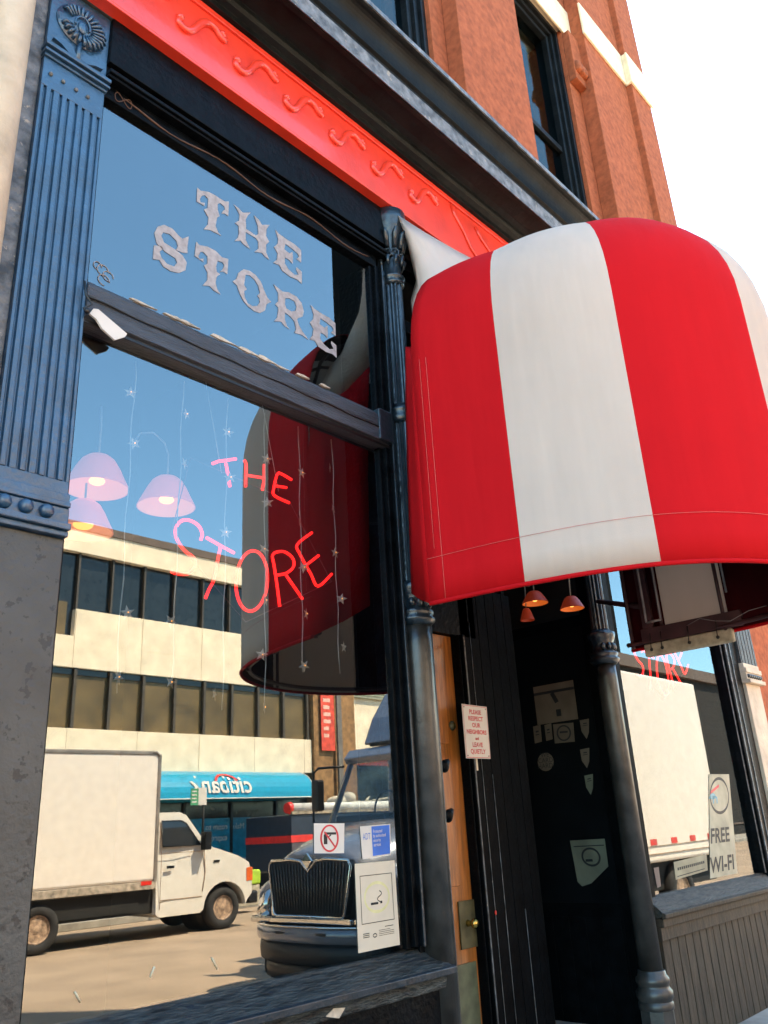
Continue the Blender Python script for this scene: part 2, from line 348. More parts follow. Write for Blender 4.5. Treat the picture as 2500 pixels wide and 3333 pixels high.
for k in range(9):
    a = math.pi/2 * k / 8; cn.append((-.485 - .10 * (1 - math.cos(a)), 6.65 + .155 * math.sin(a)))
cn += [(-.60, 6.81), (-.60, 6.855), (-.58, 6.862), (0, 6.90)]
b = MB(); b.prism(cn, 0, X0, X1); crn = b.build('cornice', M_cove, B, bevel=.003)
b = MB(); b.prism([(-.477, 6.408), (-.488, 6.40), (-.49, 6.545), (-.477, 6.56)], 0, X0, X1)
b.prism([(-.602, 6.813), (-.612, 6.813), (-.612, 6.856), (-.602, 6.857)], 0, X0, X1); b.build('cornice_lip', M_lip, crn)
# --- header boards above the left window
b = MB(); b.box(1.5, 6.4, -.085, .05, 5.46, 5.781); b.box(1.5, 4.4, -.05, .05, 5.40, 5.459); b.box(1.5, 3.72, -.105, .05, 5.375, 5.399); b.box(1.5, 3.72, -.09, .05, 5.355, 5.374); b.box(1.5, 3.6, -.035, .05, 5.262, 5.354)
hd = b.build('header_board', M_black, B, bevel=.005)
b = MB(); pts = []
for k in range(60):
    t = k / 59; x = 1.62 + t * 1.9; pts.append((x, -.037, 5.306 + .022 * math.sin(x * 9) * (1 if k % 2 else .9)))
b.tube(pts, [.004 + .003 * abs(math.sin(k * .33)) for k in range(60)], 5)
b.tube([(1.62 + .05 * math.cos(a/4), -.037, 5.31 + .03 * math.sin(a/2)) for a in range(26)], .003, 5)
b.build('faded_gilt_scroll', pm('faded_gilt', (.075, .032, .015), .6), hd)

# --- left fluted pilaster
PX0, PX1, PY = 1.175, 1.5, -.06
def flute_face(b, x0, x1, z0, z1, y, n=4):
    # raised ground with n double grooves
    wv = (x1 - x0) / n; prof = [(x0, y)]
    for k in range(n):
        c = x0 + wv * (k + .5)
        for dx, dy in ((-.32, 0), (-.28, .012), (-.20, .012), (-.15, -.004), (.12, -.004), (.18, .012), (.28, .012), (.33, 0)):
            prof.append((c + dx * wv, y + dy))
    prof.append((x1, y)); prof += [(x1, y + .06), (x0, y + .06)]
    b.prism(prof, 2, z0, z1)
b = MB(); b.box(PX0, PX1, PY, .1, 2.97, 3.03); flute_face(b, PX0, PX1, 3.0301, 5.07, PY); b.box(PX0, PX1, PY, .1, 5.0701, 5.25)
b.box(PX0 + .001, PX1 - .001, PY + .06, .1, 3.03, 5.07)
b.build('fluted_shaft', M_pil, B, bevel=.003)
for x in (1.215, 1.279, 1.348, 1.411):
    b = MB(); b.ball((x, PY - .004, 5.155), .011, 8); b.build('pilaster_screw', M_lip, B)
b = MB()
for z0, z1, pr in ((5.25, 5.268, .012), (5.269, 5.285, .03), (5.286, 5.305, .016), (5.306, 5.33, .034)): b.box(PX0 - pr*.3, PX1 + pr*.5, PY - pr, .1, z0, z1)
b.build('astragal_moulding', M_pil, B, bevel=.004)
b = MB(); b.box(PX0, PX1, PY, .1, 5.33, 5.78); cap = b.build('capital_block', M_pil, B, bevel=.004)
b = MB(); cxr, czr = 1.335, 5.575
for i in range(22):   # shell-like palmette: radiating ribs
    a = R(-62 + i * 304 / 21); r0, r1 = .052, .125 + .012 * math.sin(a)
    b.tube([(cxr + r0*math.sin(a), PY - .018, czr + r0*math.cos(a)), (cxr + .6*(r0+r1)*math.sin(a), PY - .034, czr + .6*(r0+r1)*math.cos(a)), (cxr + r1*math.sin(a), PY - .012, czr + r1*math.cos(a))], [.006, .0095, .008], 6)
b.lathe([(.13, 0), (.128, .008), (.06, .02), (.05, .026), (.0001, .03)], cxr, PY + .001, czr, 26, M=Matrix.Rotation(R(90), 4, 'X'))
b.tube([(cxr + .04*math.cos(a/10), PY - .034, czr - .008 + .055*math.sin(a/10)) for a in range(-3, 36)], .006, 6)
b.ball((cxr, PY - .03, czr - .02), .026, 10, (1, .5, 1.5))
b.tube([(cxr + .005, PY - .012, czr - .11), (cxr, PY - .014, czr - .17), (cxr, PY - .01, 5.335)], [.012, .012, .016], 7)
b.prism([(cxr, 5.345), (cxr + .035, 5.40), (cxr + .10, 5.425), (cxr + .135, 5.38), (cxr + .09, 5.37), (cxr + .05, 5.345)], 1, PY - .02, PY)
b.prism([(cxr, 5.345), (cxr - .035, 5.40), (cxr - .10, 5.425), (cxr - .135, 5.38), (cxr - .09, 5.37), (cxr - .05, 5.345)], 1, PY - .02, PY)
b.build('palmette', M_pil, cap)
b = MB()
for z0, z1, pr in ((5.78, 5.80, .02), (5.801, 5.825, .04), (5.826, 5.86, .06)): b.box(PX0 - .0, PX1 + pr*.4, PY - pr, .1, z0, z1)
b.box(PX0, PX1, PY - .05, .1, 5.861, 6.29)
b.build('pilaster_abacus', M_ped, B, bevel=.005)
b = MB()
for z0, z1, pr in ((2.93, 2.97, .015), (2.905, 2.929, .03), (2.83, 2.904, .02), (2.80, 2.829, .05), (2.775, 2.799, .03)): b.box(PX0 - .05, PX1 + .003, PY - pr, .1, z0, z1)
mld = b.build('bead_moulding', M_pil, B, bevel=.005)
for x in (1.228, 1.316, 1.402):
    b = MB(); b.ball((x, PY - .025, 2.868), .031, 16); b.build('bead', M_pil, mld)
b = MB(); b.box(PX0 - .05, PX1, PY, .1, 0, 2.774); b.build('pilaster_pedestal', M_ped, B, bevel=.006)
# pilaster side strip towards the neighbour
b = MB(); b.box(1.02, PX0 - .0005, -.03, .1, 2.78, 6.29); b.build('side_reveal', M_lip, B, bevel=.004)

# --- left window: frame, transom bar, sill
b = MB()
b.box(1.5, 1.522, -.02, .08, 1.0, 5.26)
b.box(3.565, 3.60, -.05, .1, 1.0, 5.26); b.box(3.60, 3.625, -.075, .1, 1.0, 5.26); b.box(3.535, 3.564, -.02, .1, .99, 5.26)
b.box(3.626, 3.70, -.03, .1, .3, 5.40)
b.build('window_jamb', M_black, B, bevel=.004)
b = MB(); b.box(3.60, 3.613, -.083, -.0755, 1.0, 5.26); b.box(3.655, 3.665, -.05, -.0305, 1.0, 5.26); b.build('jamb_bead', M_iron, B, bevel=.002)
b = MB()
tp = [(.03, 3.845), (-.05, 3.845), (-.05, 3.868), (-.075, 3.872), (-.075, 3.955), (-.068, 3.965), (-.072, 3.975), (-.072, 4.045), (-.05, 4.075), (-.03, 4.088), (.03, 4.10)]
b.prism(tp, 0, 1.50, 3.60); tb = b.build('transom_bar', M_transom, B, bevel=.003)
b = MB(); pts = [(1.5 + 2.1*k/40, -.0765 - .001*random.random(), 3.972 - .020*(k/40) + .004*math.sin(k*.9)) for k in range(41)]
b.tube(pts, .0055, 5); b.box(1.5, 3.6, -.056, -.0502, 3.846, 3.862); b.build('transom_crack', M_grb, tb)
b = MB()
for k in range(15):
    x = 1.55 + 1.45 * random.random(); z = 4.078 + .004*random.random(); l = random.uniform(.05, .19); h = random.uniform(.006, .02)
    b.prism([(x, z), (x + l*.4, z - .005), (x + l*.8, z + .001), (x + l, z + .004), (x + l*.7, z + h*.5), (x + l*.35, z + h), (x + l*.1, z + h*.8)], 1, -.060 - .002*(k % 3) - .0003*k, -.05)
f_ = b.build('paint_flakes', M_flake, tb); f_['kind'] = 'stuff'
b = MB(); b.box(3.48, 3.605, -.09, -.02, 3.87, 4.09); b.build('transom_end_block', M_iron, tb, bevel=.01)
# sill
b = MB(); sp = [(.05, .985), (-.005, .985), (-.02, .97), (-.10, .93), (-.16, .905), (-.165, .87), (-.13, .862), (-.125, .80), (.05, .80)]
b.prism(sp, 0, 1.5, 3.72); b.build('window_sill', M_sill, B, bevel=.006)
b = MB(); b.prism([(-.163, .866), (-.176, .868), (-.178, .898), (-.16, .907)], 0, 1.5, 3.73); b.build('sill_nosing', M_iron, B, bevel=.003)
b = MB(); b.box(1.51, 3.72, -.10, .05, 0, .799); b.build('bulkhead_panel', M_black, B, bevel=.004)
b = MB(); b.prism([(2.85, .82), (2.93, .80), (2.97, .835), (2.90, .845)], 1, -.132, -.1255); b.build('bare_wood_chip', M_flake, B)

# panes (box: front face mirrors, the rest is clear)
def pane(name, x0, x1, z0, z1, y=0.0):
    b = MB(); n = b.add([(x0,y,z0),(x1,y,z0),(x1,y,z1),(x0,y,z1),(x0,y+.006,z0),(x1,y+.006,z0),(x1,y+.006,z1),(x0,y+.006,z1)])
    b.mi = 0; b.face([n, n+1, n+2, n+3]); b.mi = 1
    for q in ((4,7,6,5),(0,4,5,1),(1,5,6,2),(2,6,7,3),(3,7,4,0)): b.face([n+i for i in q])
    return b.build(name, [M_glass, M_back], B)
p_up = pane('transom_pane', 1.522, 3.535, 4.095, 5.262); p_lo = pane('display_pane', 1.522, 3.535, .985, 3.85)

for (xa, ya, xb, yb) in ((243, 3228, 262, 3262), (489, 3182, 503, 3146), (690, 3118, 708, 3155)):
    b = MB(); b.tube([at(xa, ya, 1, -.002), at(xb, yb, 1, -.002)], .0035, 5); b.build('glass_scratch', M_cream, p_lo)
# painted Tuscan lettering
def Lz(pts, ox, oy, sc): return [(ox + x * sc, oy + y * sc) for x, y in pts]
fz = lambda pts: Lz(pts, 600, 550, 550/1659)
LT = {}
LT['T'] = [fz([(125,185),(160,215),(230,225),(300,260),(345,290),(395,320),(435,320),(430,465),(395,440),(365,440),(375,415),(400,400),(390,370),(350,335),(325,345),(325,400),(345,465),(320,480),(305,560),(330,625),(365,660),(290,620),(250,600),(190,595),(205,570),(230,545),(235,480),(190,400),(225,385),(235,300),(200,260),(170,265),(150,300),(160,330),(200,335),(195,365),(120,320)])]
LT['H'] = [fz([(480,348),(530,385),(570,430),(650,430),(620,460),(600,500),(605,590),(700,655),(725,640),(720,560),(680,455),(730,500),(760,550),(835,550),(805,590),(800,660),(832,715),(800,745),(800,820),(835,895),(790,860),(760,825),(685,815),(725,785),(725,720),(700,680),(600,620),(600,700),(645,790),(580,740),(550,705),(490,710),(520,680),(535,640),(530,560),(495,530),(535,510),(540,450),(510,390)])]
LT['E'] = [fz([(890,595),(930,640),(1000,690),(1080,740),(1145,800),(1145,920),(1100,885),(1125,860),(1110,830),(1050,780),(990,735),(980,790),(1030,830),(1060,815),(1065,880),(1062,935),(1030,895),(985,870),(985,930),(1020,985),(1080,1040),(1120,1040),(1095,985),(1100,965),(1150,1010),(1152,1130),(1110,1090),(1040,1060),(960,1000),(930,945),(870,920),(905,895),(915,830),(880,765),(915,735),(920,690)])]
LT['T2'] = [fz([(115,715),(150,750),(230,765),(310,810),(370,870),(430,885),(420,1035),(385,1010),(350,1010),(375,985),(390,950),(375,920),(325,900),(310,960),(315,1010),(350,1035),(315,1060),(305,1120),(320,1180),(355,1235),(290,1195),(245,1150),(175,1145),(200,1120),(225,1090),(225,1020),(190,950),(225,930),(225,860),(180,815),(155,815),(135,860),(150,885),(185,880),(185,915),(100,855)])]
LT['O'] = [fz([(470,1105),(510,1080),(530,1020),(580,985),(640,1000),(700,1045),(750,1110),(780,1190),(810,1260),(850,1305),(805,1330),(790,1390),(740,1415),(690,1400),(630,1355),(580,1300),(540,1220),(515,1145)]),
           fz([(600,1040),(590,1100),(585,1140),(612,1185),(585,1200),(590,1260),(620,1320),(670,1350),(715,1345),(740,1310),(735,1270),(715,1245),(740,1220),(725,1150),(690,1090),(640,1045)])]
LT['R'] = [fz([(870,1130),(920,1170),(960,1205),(1030,1215),(1100,1255),(1150,1320),(1172,1400),(1160,1450),(1115,1465),(1105,1480),(1120,1530),(1160,1600),(1220,1680),(1150,1630),(1080,1610),(1095,1570),(1080,1500),(1040,1450),(985,1410),(985,1480),(1005,1540),(1035,1580),(980,1540),(950,1500),(880,1495),(910,1460),(920,1400),(920,1360),(890,1330),(920,1300),(920,1220)]),
           fz([(990,1270),(985,1330),(1000,1370),(1050,1400),(1090,1395),(1100,1350),(1080,1300),(1030,1270)])]
LT['S'] = [[(x / 1.659, y / 1.659) for x, y in [(832,1260),(850,1225),(885,1215),(930,1235),(965,1275),(985,1290),(1018,1278),(1010,1340),(1012,1368),(985,1365),(950,1350),(960,1330),(950,1300),(915,1265),(880,1255),(870,1275),(885,1310),(940,1345),(985,1380),(1008,1420),(1000,1460),(965,1475),(920,1465),(880,1440),(860,1405),(825,1400),(830,1325),(870,1330),(880,1345),(860,1360),(870,1390),(900,1425),(940,1440),(955,1420),(945,1395),(890,1360),(845,1315)]]]
def wl(loops): return [[(lambda p: (p.x, p.z))(at(x, y, 1, 0)) for x, y in l] for l in loops]
Ls = {k: wl(v) for k, v in LT.items()}
d0 = at(*fz([(890, 595)])[0], 1, 0); d1 = at(*fz([(1237, 1332)])[0], 1, 0)
Ls['E2'] = [[(x + d1.x - d0.x, z + d1.z - d0.z) for x, z in Ls['E'][0]]]
for k, l in Ls.items():
    b = MB(); b.sheet(l, lambda u, v: (u, -.0025, v)); b.build('painted_letter', M_gold, p_up)
# faded flourish left of the lettering
b = MB()
for k, (u, v, r) in enumerate(((318, 865, .022), (335, 880, .03), (352, 900, .028), (338, 912, .03))):
    c = at(u, v, 1, -.002); b.tube([(c.x + r*math.cos(a/3.5), -.003, c.z + r*math.sin(a/3.5)) for a in range(0, 18)], .0025, 4)
b.build('painted_flourish', M_gold, p_up)
# paper taped to transom
b = MB(); q = [at(*p, 1, -.082) for p in ((303, 1006), (318, 1008), (412, 1088), (405, 1098), (372, 1108), (330, 1070), (312, 1040), (290, 1022))]
b.prism([(v.x, v.z) for v in q], 1, -.088, -.0765); tag(b.build('paper_roll', M_paperw), 'crumpled white paper roll tucked on the grey bar across the left window', 'paper')
b = MB(); b.tube([at(275, 915, 1, -.09), at(280, 960, 1, -.1), at(300, 990, 1, -.1), at(272, 1003, 1, -.09), at(285, 1020, 1, -.09)], .006, 6); b.ball(tuple(at(283, 1012, 1, -.09)), .014, 8)
tag(b.build('cable_clip', M_grb), 'loose dark cable end beside the paper roll on the left window bar', 'cable')

# --- iron column builder
def column(cx, cy, zlo, rs=1.0):
    g = []
    b = MB(); seg = 28
    prof = [(.090*rs, zlo), (.087*rs, 2.60), (.084*rs, 2.70)]
    b.lathe(prof, cx, cy, 0, seg); sh = b.build('iron_column', M_col, B)
    b = MB(); b.lathe([(.120, zlo - .24), (.120, zlo - .20), (.112, zlo - .19), (.126, zlo - .165), (.126, zlo - .13), (.110, zlo - .11), (.106, zlo - .095), (.117, zlo - .075), (.115, zlo - .05), (.10, zlo - .03), (.094, zlo)], cx, cy, 0, seg); b.lathe([(.118, 0), (.118, zlo - .241)], cx, cy, 0, 8, smooth=False)
    b.build('column_base', M_col, sh, bevel=.004)
    b = MB(); b.lathe([(.088, 2.70), (.10, 2.715), (.118, 2.73), (.118, 2.745), (.10, 2.76), (.112, 2.775), (.112, 2.79), (.085, 2.80), (.082, 2.86), (.10, 2.90), (.11, 2.93), (.11, 2.955), (.085, 2.965), (.07, 2.98)], cx, cy, 0, seg)
    for k in range(5):
        a = R(-150 + k * 30); b.ball((cx + .088*math.cos(a), cy + .088*math.sin(a), 2.84), .022, 8, (1, 1, 1.3))
    b.build('column_ring', M_iron, sh)
    # slender fluted upper shaft
    b = MB(); n = 12; rows = []
    for z in (2.98, 4.08):
        rows.append([(cx + r*math.cos(a), cy + r*math.sin(a), z) for a, r in [(2*math.pi*i/(n*4), (.068, .064, .056, .064)[i % 4]) for i in range(n*4)]])
    b.smooth = False; b.grid(rows, True)
    rows = [[(x, y, z + (1.16 if z < 3 else 1.10)) for x, y, z in r] for r in rows]; b.grid(rows, True)
    b.build('fluted_upper_shaft', M_iron, sh)
    b = MB(); b.lathe([(.07, 4.06), (.085, 4.07), (.095, 4.10), (.085, 4.115), (.10, 4.14), (.10, 4.16), (.075, 4.175), (.068, 4.2)], cx, cy, 0, seg); b.ball((cx - .02, cy - .09, 4.05), .03, 8); b.build('column_collar', M_iron, sh)
    b = MB(); b.lathe([(.066, 5.15), (.082, 5.165), (.082, 5.18), (.07, 5.19), (.09, 5.205), (.09, 5.22), (.068, 5.24), (.066, 5.40), (.075, 5.5), (.105, 5.62), (.125, 5.70), (.125, 5.775)], cx, cy, 0, seg)
    for k in range(6):
        a = R(-190 + k * 36)
        c = Vector((cx + .085*math.cos(a), cy + .085*math.sin(a), 5.40))
        t = Vector((-math.sin(a), math.cos(a), 0))
        b.tube([c + t * .032*math.cos(j/2.2) + Vector((0, 0, .034*math.sin(j/2.2))) for j in range(14)], .006, 5); b.ball(tuple(c), .010, 6)
        b.tube([c + Vector((0, 0, -.10)), c + Vector((.01*math.cos(a), .01*math.sin(a), -.03))], [.004, .018], 6)
        b.tube([c + Vector((0, 0, .05)), c + Vector((.02*math.cos(a), .02*math.sin(a), .16)), c + Vector((.05*math.cos(a), .05*math.sin(a), .19))], [.018, .02, .008], 6)
    b.build('column_capital', M_iron, sh)
column(3.745, -.05, .60); column(6.055, -.05, .55, .90)
# pier behind first column
b = MB(); b.box(3.70, 3.90, .03, .45, 0, 5.46); b.build('column_pier', M_black, B, bevel=.004)
b = MB(); b.box(3.868, 3.884, -.06, .02, .2, 2.9); b.build('pier_bead', M_iron, B, bevel=.003)

# --- entrance recess
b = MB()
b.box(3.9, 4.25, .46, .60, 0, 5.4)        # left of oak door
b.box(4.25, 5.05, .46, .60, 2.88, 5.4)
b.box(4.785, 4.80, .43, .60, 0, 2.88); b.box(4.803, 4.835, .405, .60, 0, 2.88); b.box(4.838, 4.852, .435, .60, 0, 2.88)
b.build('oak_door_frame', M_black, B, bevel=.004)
b = MB(); b.box(4.81, 4.818, .398, .4045, .0, 2.86); b.box(4.842, 4.846, .428, .4345, 0, 2.6); b.build('frame_bead', M_lip, B, bevel=.001)
b = MB(); b.box(4.25, 4.784, .50, .545, .01, 2.875)
b.box(4.25, 4.66, .49, .4995, 2.10, 2.78); b.box(4.25, 4.66, .49, .4995, 1.2, 1.98)
od = b.build('oak_door', M_wood, B, bevel=.004)
b = MB(); b.box(4.62, 4.79, .488, .4995, .83, 1.11); lp = b.build('lock_plate', M_brassp, od, bevel=.002)
b = MB(); b.lathe([(.022, 0), (.016, .02), (.014, .035), (.028, .045), (.031, .058), (.022, .072), (.0001, .076)], 4.70, .488, .975, 18, M=Matrix.Rotation(R(90), 4, 'X')); b.build('door_knob', M_brass, od)
b = MB(); b.lathe([(.034, 0), (.034, .008), (.024, .013), (.022, .02), (.0001, .021)], 4.715, .4995, 2.23, 18, M=Matrix.Rotation(R(90), 4, 'X')); b.build('deadbolt', M_brassp, od)
b = MB(); b.box(4.712, 4.718, .472, .478, 2.215, 2.245); b.build('keyhole', M_brass, od)
b = MB(); b.box(4.25, 4.755, .488, .4995, .12, .75); b.build('kick_plate', M_dkgreen, od, bevel=.002)
for z in (1.90, 1.625):
    b = MB(); b.tube([(3.905, -.02, z), (3.96, -.02, z + .01), (3.99, -.02, z + .035)], [.022, .03, .012], 8); b.ball((3.95, -.02, z), .03, 10, (1, 1, 1.2)); b.build('iron_hook', M_black, B)
# beadboard
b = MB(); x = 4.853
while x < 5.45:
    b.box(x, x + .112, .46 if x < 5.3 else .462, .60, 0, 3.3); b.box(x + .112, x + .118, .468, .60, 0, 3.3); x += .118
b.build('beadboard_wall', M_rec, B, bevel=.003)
b = MB()
for x, zt in ((4.967, 3.0), (5.085, 1.9), (5.321, 1.0)):
    b = MB(); b.tube([(x + .0025, .4575, 0), (x + .0025, .4575, zt)], .0024, 5); b.build('worn_board_edge', M_lip, B)
# right flank of the recess: stile, rails, glazed side with notices
b = MB()
b.box(6.25, 6.30, 1.0, 1.12, 0, 5.4); b.box(6.25, 6.30, .10, .22, 0, 5.4)
b.box(6.25, 6.30, .22, 1.0, 0, .95); b.box(6.25, 6.30, .22, 1.0, 3.1, 3.2); b.box(6.25, 6.30, .22, 1.0, 4.6, 5.4); b.box(6.252, 6.30, .22, 1.0, 1.0, 3.1)
for k in range(5): b.box(6.243, 6.2495, .24 + k*.15, .38 + k*.15, .05, .85)
b.build('side_door', M_rec, B, bevel=.004)
b = MB(); b.box(6.2465, 6.2515, .22, 1.0, .95, 3.1); b.build('side_door_glass', pm('unlit_side_glass', (.004, .005, .006), .3, spec=.15), B)
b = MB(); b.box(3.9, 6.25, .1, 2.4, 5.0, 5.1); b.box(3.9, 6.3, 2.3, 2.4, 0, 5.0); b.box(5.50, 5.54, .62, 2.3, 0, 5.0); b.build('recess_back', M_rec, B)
b = MB(); b.box(3.9, 6.4, -.12, 2.3, 0, .12); b.build('door_step', M_walk, B, bevel=.01)

# --- right window
b = MB()
b.box(8.56, 8.62, -.05, .1, 1.0, 5.3); b.box(8.621, 8.95, -.07, .3, 0, 5.4)
b.box(6.50, 8.56, -.03, .1, 4.95, 5.3); b.box(6.5, 8.56, -.04, .1, 3.83, 4.07)
b.build('right_window_jamb', M_black, B, bevel=.004)
b = MB(); b.box(6.20, 6.36, -.02, .1, .3, 5.4); b.build('corner_stile', M_rec, B, bevel=.004)
b = MB(); b.box(8.565, 8.575, -.057, -.0505, 1.0, 5); b.box(8.64, 8.66, -.08, -.0705, .2, 5); b.box(8.75, 8.765, -.08, -.0705, .2, 5); b.build('right_jamb_bead', M_lip, B, bevel=.002)
p_r = pane('right_display_pane', 6.36, 8.56, 1.0, 3.85); pane('right_transom_pane', 6.36, 8.56, 4.07, 4.95)
b = MB(); b.prism([(.05, 1.0), (-.0, 1.0), (-.03, .985), (-.13, .90), (-.14, .87), (-.11, .865), (-.10, .86), (.05, .86)], 0, 6.2, 8.62); b.build('right_window_sill', M_tan2, B, bevel=.005)
b = MB(); b.prism([(-.135, .858), (-.165, .862), (-.168, .892), (-.142, .90)], 0, 6.17, 8.64); b.box(6.2, 8.62, -.128, -.02, .80, .855); b.box(6.2, 8.62, -.10, -.02, .71, .798); b.build('sill_moulding', M_tan, B, bevel=.004)
b = MB(); x = 6.24
while x < 8.60: b.box(x, x + .118, -.075, .05, 0, .709); b.box(x + .118, x + .13, -.06, .05, 0, .709); x += .13
b.build('tongue_and_groove_bulkhead', M_tan, B, bevel=.004)
# far pilaster
b = MB(); b.box(9.40, 9.495, -.02, .5, 0, 6.79); flute_face(b, 8.96, 9.42, 3.0, 5.1, -.10, 5); b.box(8.96, 9.34, -.04, .1, 3.0, 5.1); b.box(8.96, 9.34, -.10, .1, 5.1, 5.78); b.build('far_fluted_shaft', M_ped, B, bevel=.003)
b = MB()
for z0, z1, pr in ((2.95, 3.0, .02), (2.90, 2.949, .04), (2.83, 2.899, .03), (2.79, 2.829, .06)): b.box(8.94, 9.38, -.10 - pr, .1, z0, z1)
fm = b.build('far_bead_moulding', M_white, B, bevel=.004)
for k in range(7):
    b = MB(); b.ball((8.985 + k * .055, -.135, 2.865), .022, 10); b.build('far_bead', M_iron, fm)
b = MB(); b.box(8.96, 9.36, -.10, .1, 0, 2.789); b.build('far_pedestal', M_white, B, bevel=.005)  # pale colour holds the bright reflection of the parked truck

# --- interior room (part of the building)
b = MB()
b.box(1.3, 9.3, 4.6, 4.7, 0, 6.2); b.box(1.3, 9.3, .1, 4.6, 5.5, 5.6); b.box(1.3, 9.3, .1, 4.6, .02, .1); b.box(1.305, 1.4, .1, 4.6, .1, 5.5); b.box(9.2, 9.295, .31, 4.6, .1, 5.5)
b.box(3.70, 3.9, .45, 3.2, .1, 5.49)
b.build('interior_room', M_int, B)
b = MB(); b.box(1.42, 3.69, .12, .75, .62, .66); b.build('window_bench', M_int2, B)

# ---------------- canopy ----------------
CA = thing('entrance_canopy', 'dome-ended red and white striped fabric canopy over the entrance door', 'awning')
PP = [Vector(p) for p in ((3.376, -.47, 0), (3.42, -.74, 0), (3.48, -1.015, 0), (3.58, -1.34, 0), (3.735, -1.64, 0), (3.97, -1.88, 0), (4.28, -2.05, 0), (4.69, -2.13, 0), (5.10, -2.035, 0), (5.44, -1.80, 0), (5.60, -1.52, 0), (5.665, -1.22, 0), (5.68, -.85, 0), (5.69, -.47, 0))]
def plan(t, d):
    """t in 0..1 round the canopy from its left rear to its right rear corner; d = inset"""
    u = max(0, min(.99999, t)) * (len(PP) - 1); i = int(u); f = u - i
    p0, p1, p2, p3 = PP[max(0, i-1)], PP[i], PP[i+1], PP[min(len(PP)-1, i+2)]
    p = .5 * ((2*p1) + (p2 - p0) * f + (2*p0 - 5*p1 + 4*p2 - p3) * f*f + (3*p1 - p0 - 3*p2 + p3) * f**3)
    T = Vector((4.53, -.47 + (p.y + .47) * .35, 0)); v = T - p
    return p + v * min(1.0, d / v.length)
# arc-length table on outer plan
TN = 4000; tab = [plan(i / TN, 0) for i in range(TN + 1)]; cum = [0.0]
for i in range(TN): cum.append(cum[-1] + (tab[i+1] - tab[i]).length)
def t_of(s_):
    s_ = max(0, min(cum[-1], s_)); lo, hi = 0, TN
    while hi - lo > 1:
        m = (lo + hi) // 2
        if cum[m] <= s_: lo = m
        else: hi = m
    f = (s_ - cum[lo]) / max(1e-9, cum[hi] - cum[lo]); return (lo + f) / TN
TOT = cum[-1]
def s_at(x, y):
    return cum[min(range(TN + 1), key=lambda k: (tab[k].x - x) ** 2 + (tab[k].y - y) ** 2)]
s1, s2, s3, sR, sR2 = s_at(3.48, -1.015), s_at(3.72, -1.64), s_at(4.28, -2.05) + .14, s_at(5.665, -1.22), s_at(5.68, -.76)
bnd = [0, s1, s2, s3, (s3 + sR) / 2, sR, sR2, TOT]
col = [0, 1, 0, 1, 0, 1, 0]
stations = []
for i in range(len(bnd) - 1):
    n = 8
    for k in range(n): stations.append((t_of(bnd[i] + (bnd[i+1] - bnd[i]) * k / n), i, k / n))
stations.append((1.0, len(bnd) - 2, 1.0))
zb = lambda y: 2.70
zs = lambda y: 4.18 - .06 * y
ZT = 5.07
rings = [(0, 'b', 0), (0, 'b', .1), (0, 'b', .25), (0, 'b', .5), (0, 'b', .75), (0, 'b', .95), (0, 's', 0)]
RI = .62
for k in range(1, 11):
    a = math.pi/2 * k / 10; rings.append((RI * (1 - max(0.0, math.cos(a)) ** .85), 's', math.sin(a) ** .88))
rings += [(RI + .15, 's', 1.01), (RI + .3, 's', 1.02), (RI + .45, 's', 1.025), (RI + .9, 's', 1.03)]
rows = []
for d, kind, h in rings:
    row = []
    for t, i, f in stations:
        p0 = plan(t, 0); p = plan(t, d)
        yy = p0.y
        if kind == 'b':
            z = zb(yy) + (zs(yy) - zb(yy)) * h
            g = .010 * math.sin(math.pi * f) * math.sin(math.pi * h); v = (p - Vector((4.53, -1.0, 0))).normalized(); p = p - v * g
        else: z = zs(yy) + (ZT - zs(yy)) * h + .022 * math.sin(math.pi * f) * h
        row.append(Vector((p.x, p.y, z)))
    rows.append(row)
b = MB(); b.smooth = True
n0 = [b.add(r) for r in rows]
for i in range(len(rows) - 1):
    for j in range(len(stations) - 1):
        b.mi = col[stations[j][1]]; b.face((n0[i] + j, n0[i] + j + 1, n0[i+1] + j + 1, n0[i+1] + j))
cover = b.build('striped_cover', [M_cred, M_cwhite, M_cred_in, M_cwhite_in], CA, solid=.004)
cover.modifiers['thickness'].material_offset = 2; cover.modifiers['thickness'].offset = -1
# stitching
b = MB()
def rim(off, zfn, r, s0=0, s1_=None, n=90):
    out = []
    for k in range(n + 1):
        t = t_of(s0 + ((s1_ or TOT) - s0) * k / n); p = plan(t, off); out.append((p.x, p.y, zfn(p.y)))
    return out
b.tube(rim(-.002, lambda y: zb(y) + .25, 0), .0011, 4)
p_ = plan(t_of(.10), -.004); b.tube([(p_.x, p_.y, 2.70 + 1.5 * k / 10) for k in range(11)], .0011, 4)
p_ = plan(t_of(.055), -.004); b.tube([(p_.x, p_.y, 3.0 + 1.2 * k / 10) for k in range(11)], .0010, 4)
b.build('stitching', pm('pale_thread', (.60, .16, .13), .8), cover)
b = MB(); b.tube(rim(0, lambda y: zb(y) - .002, 0), .012, 6); b.build('hem', M_cred, cover)
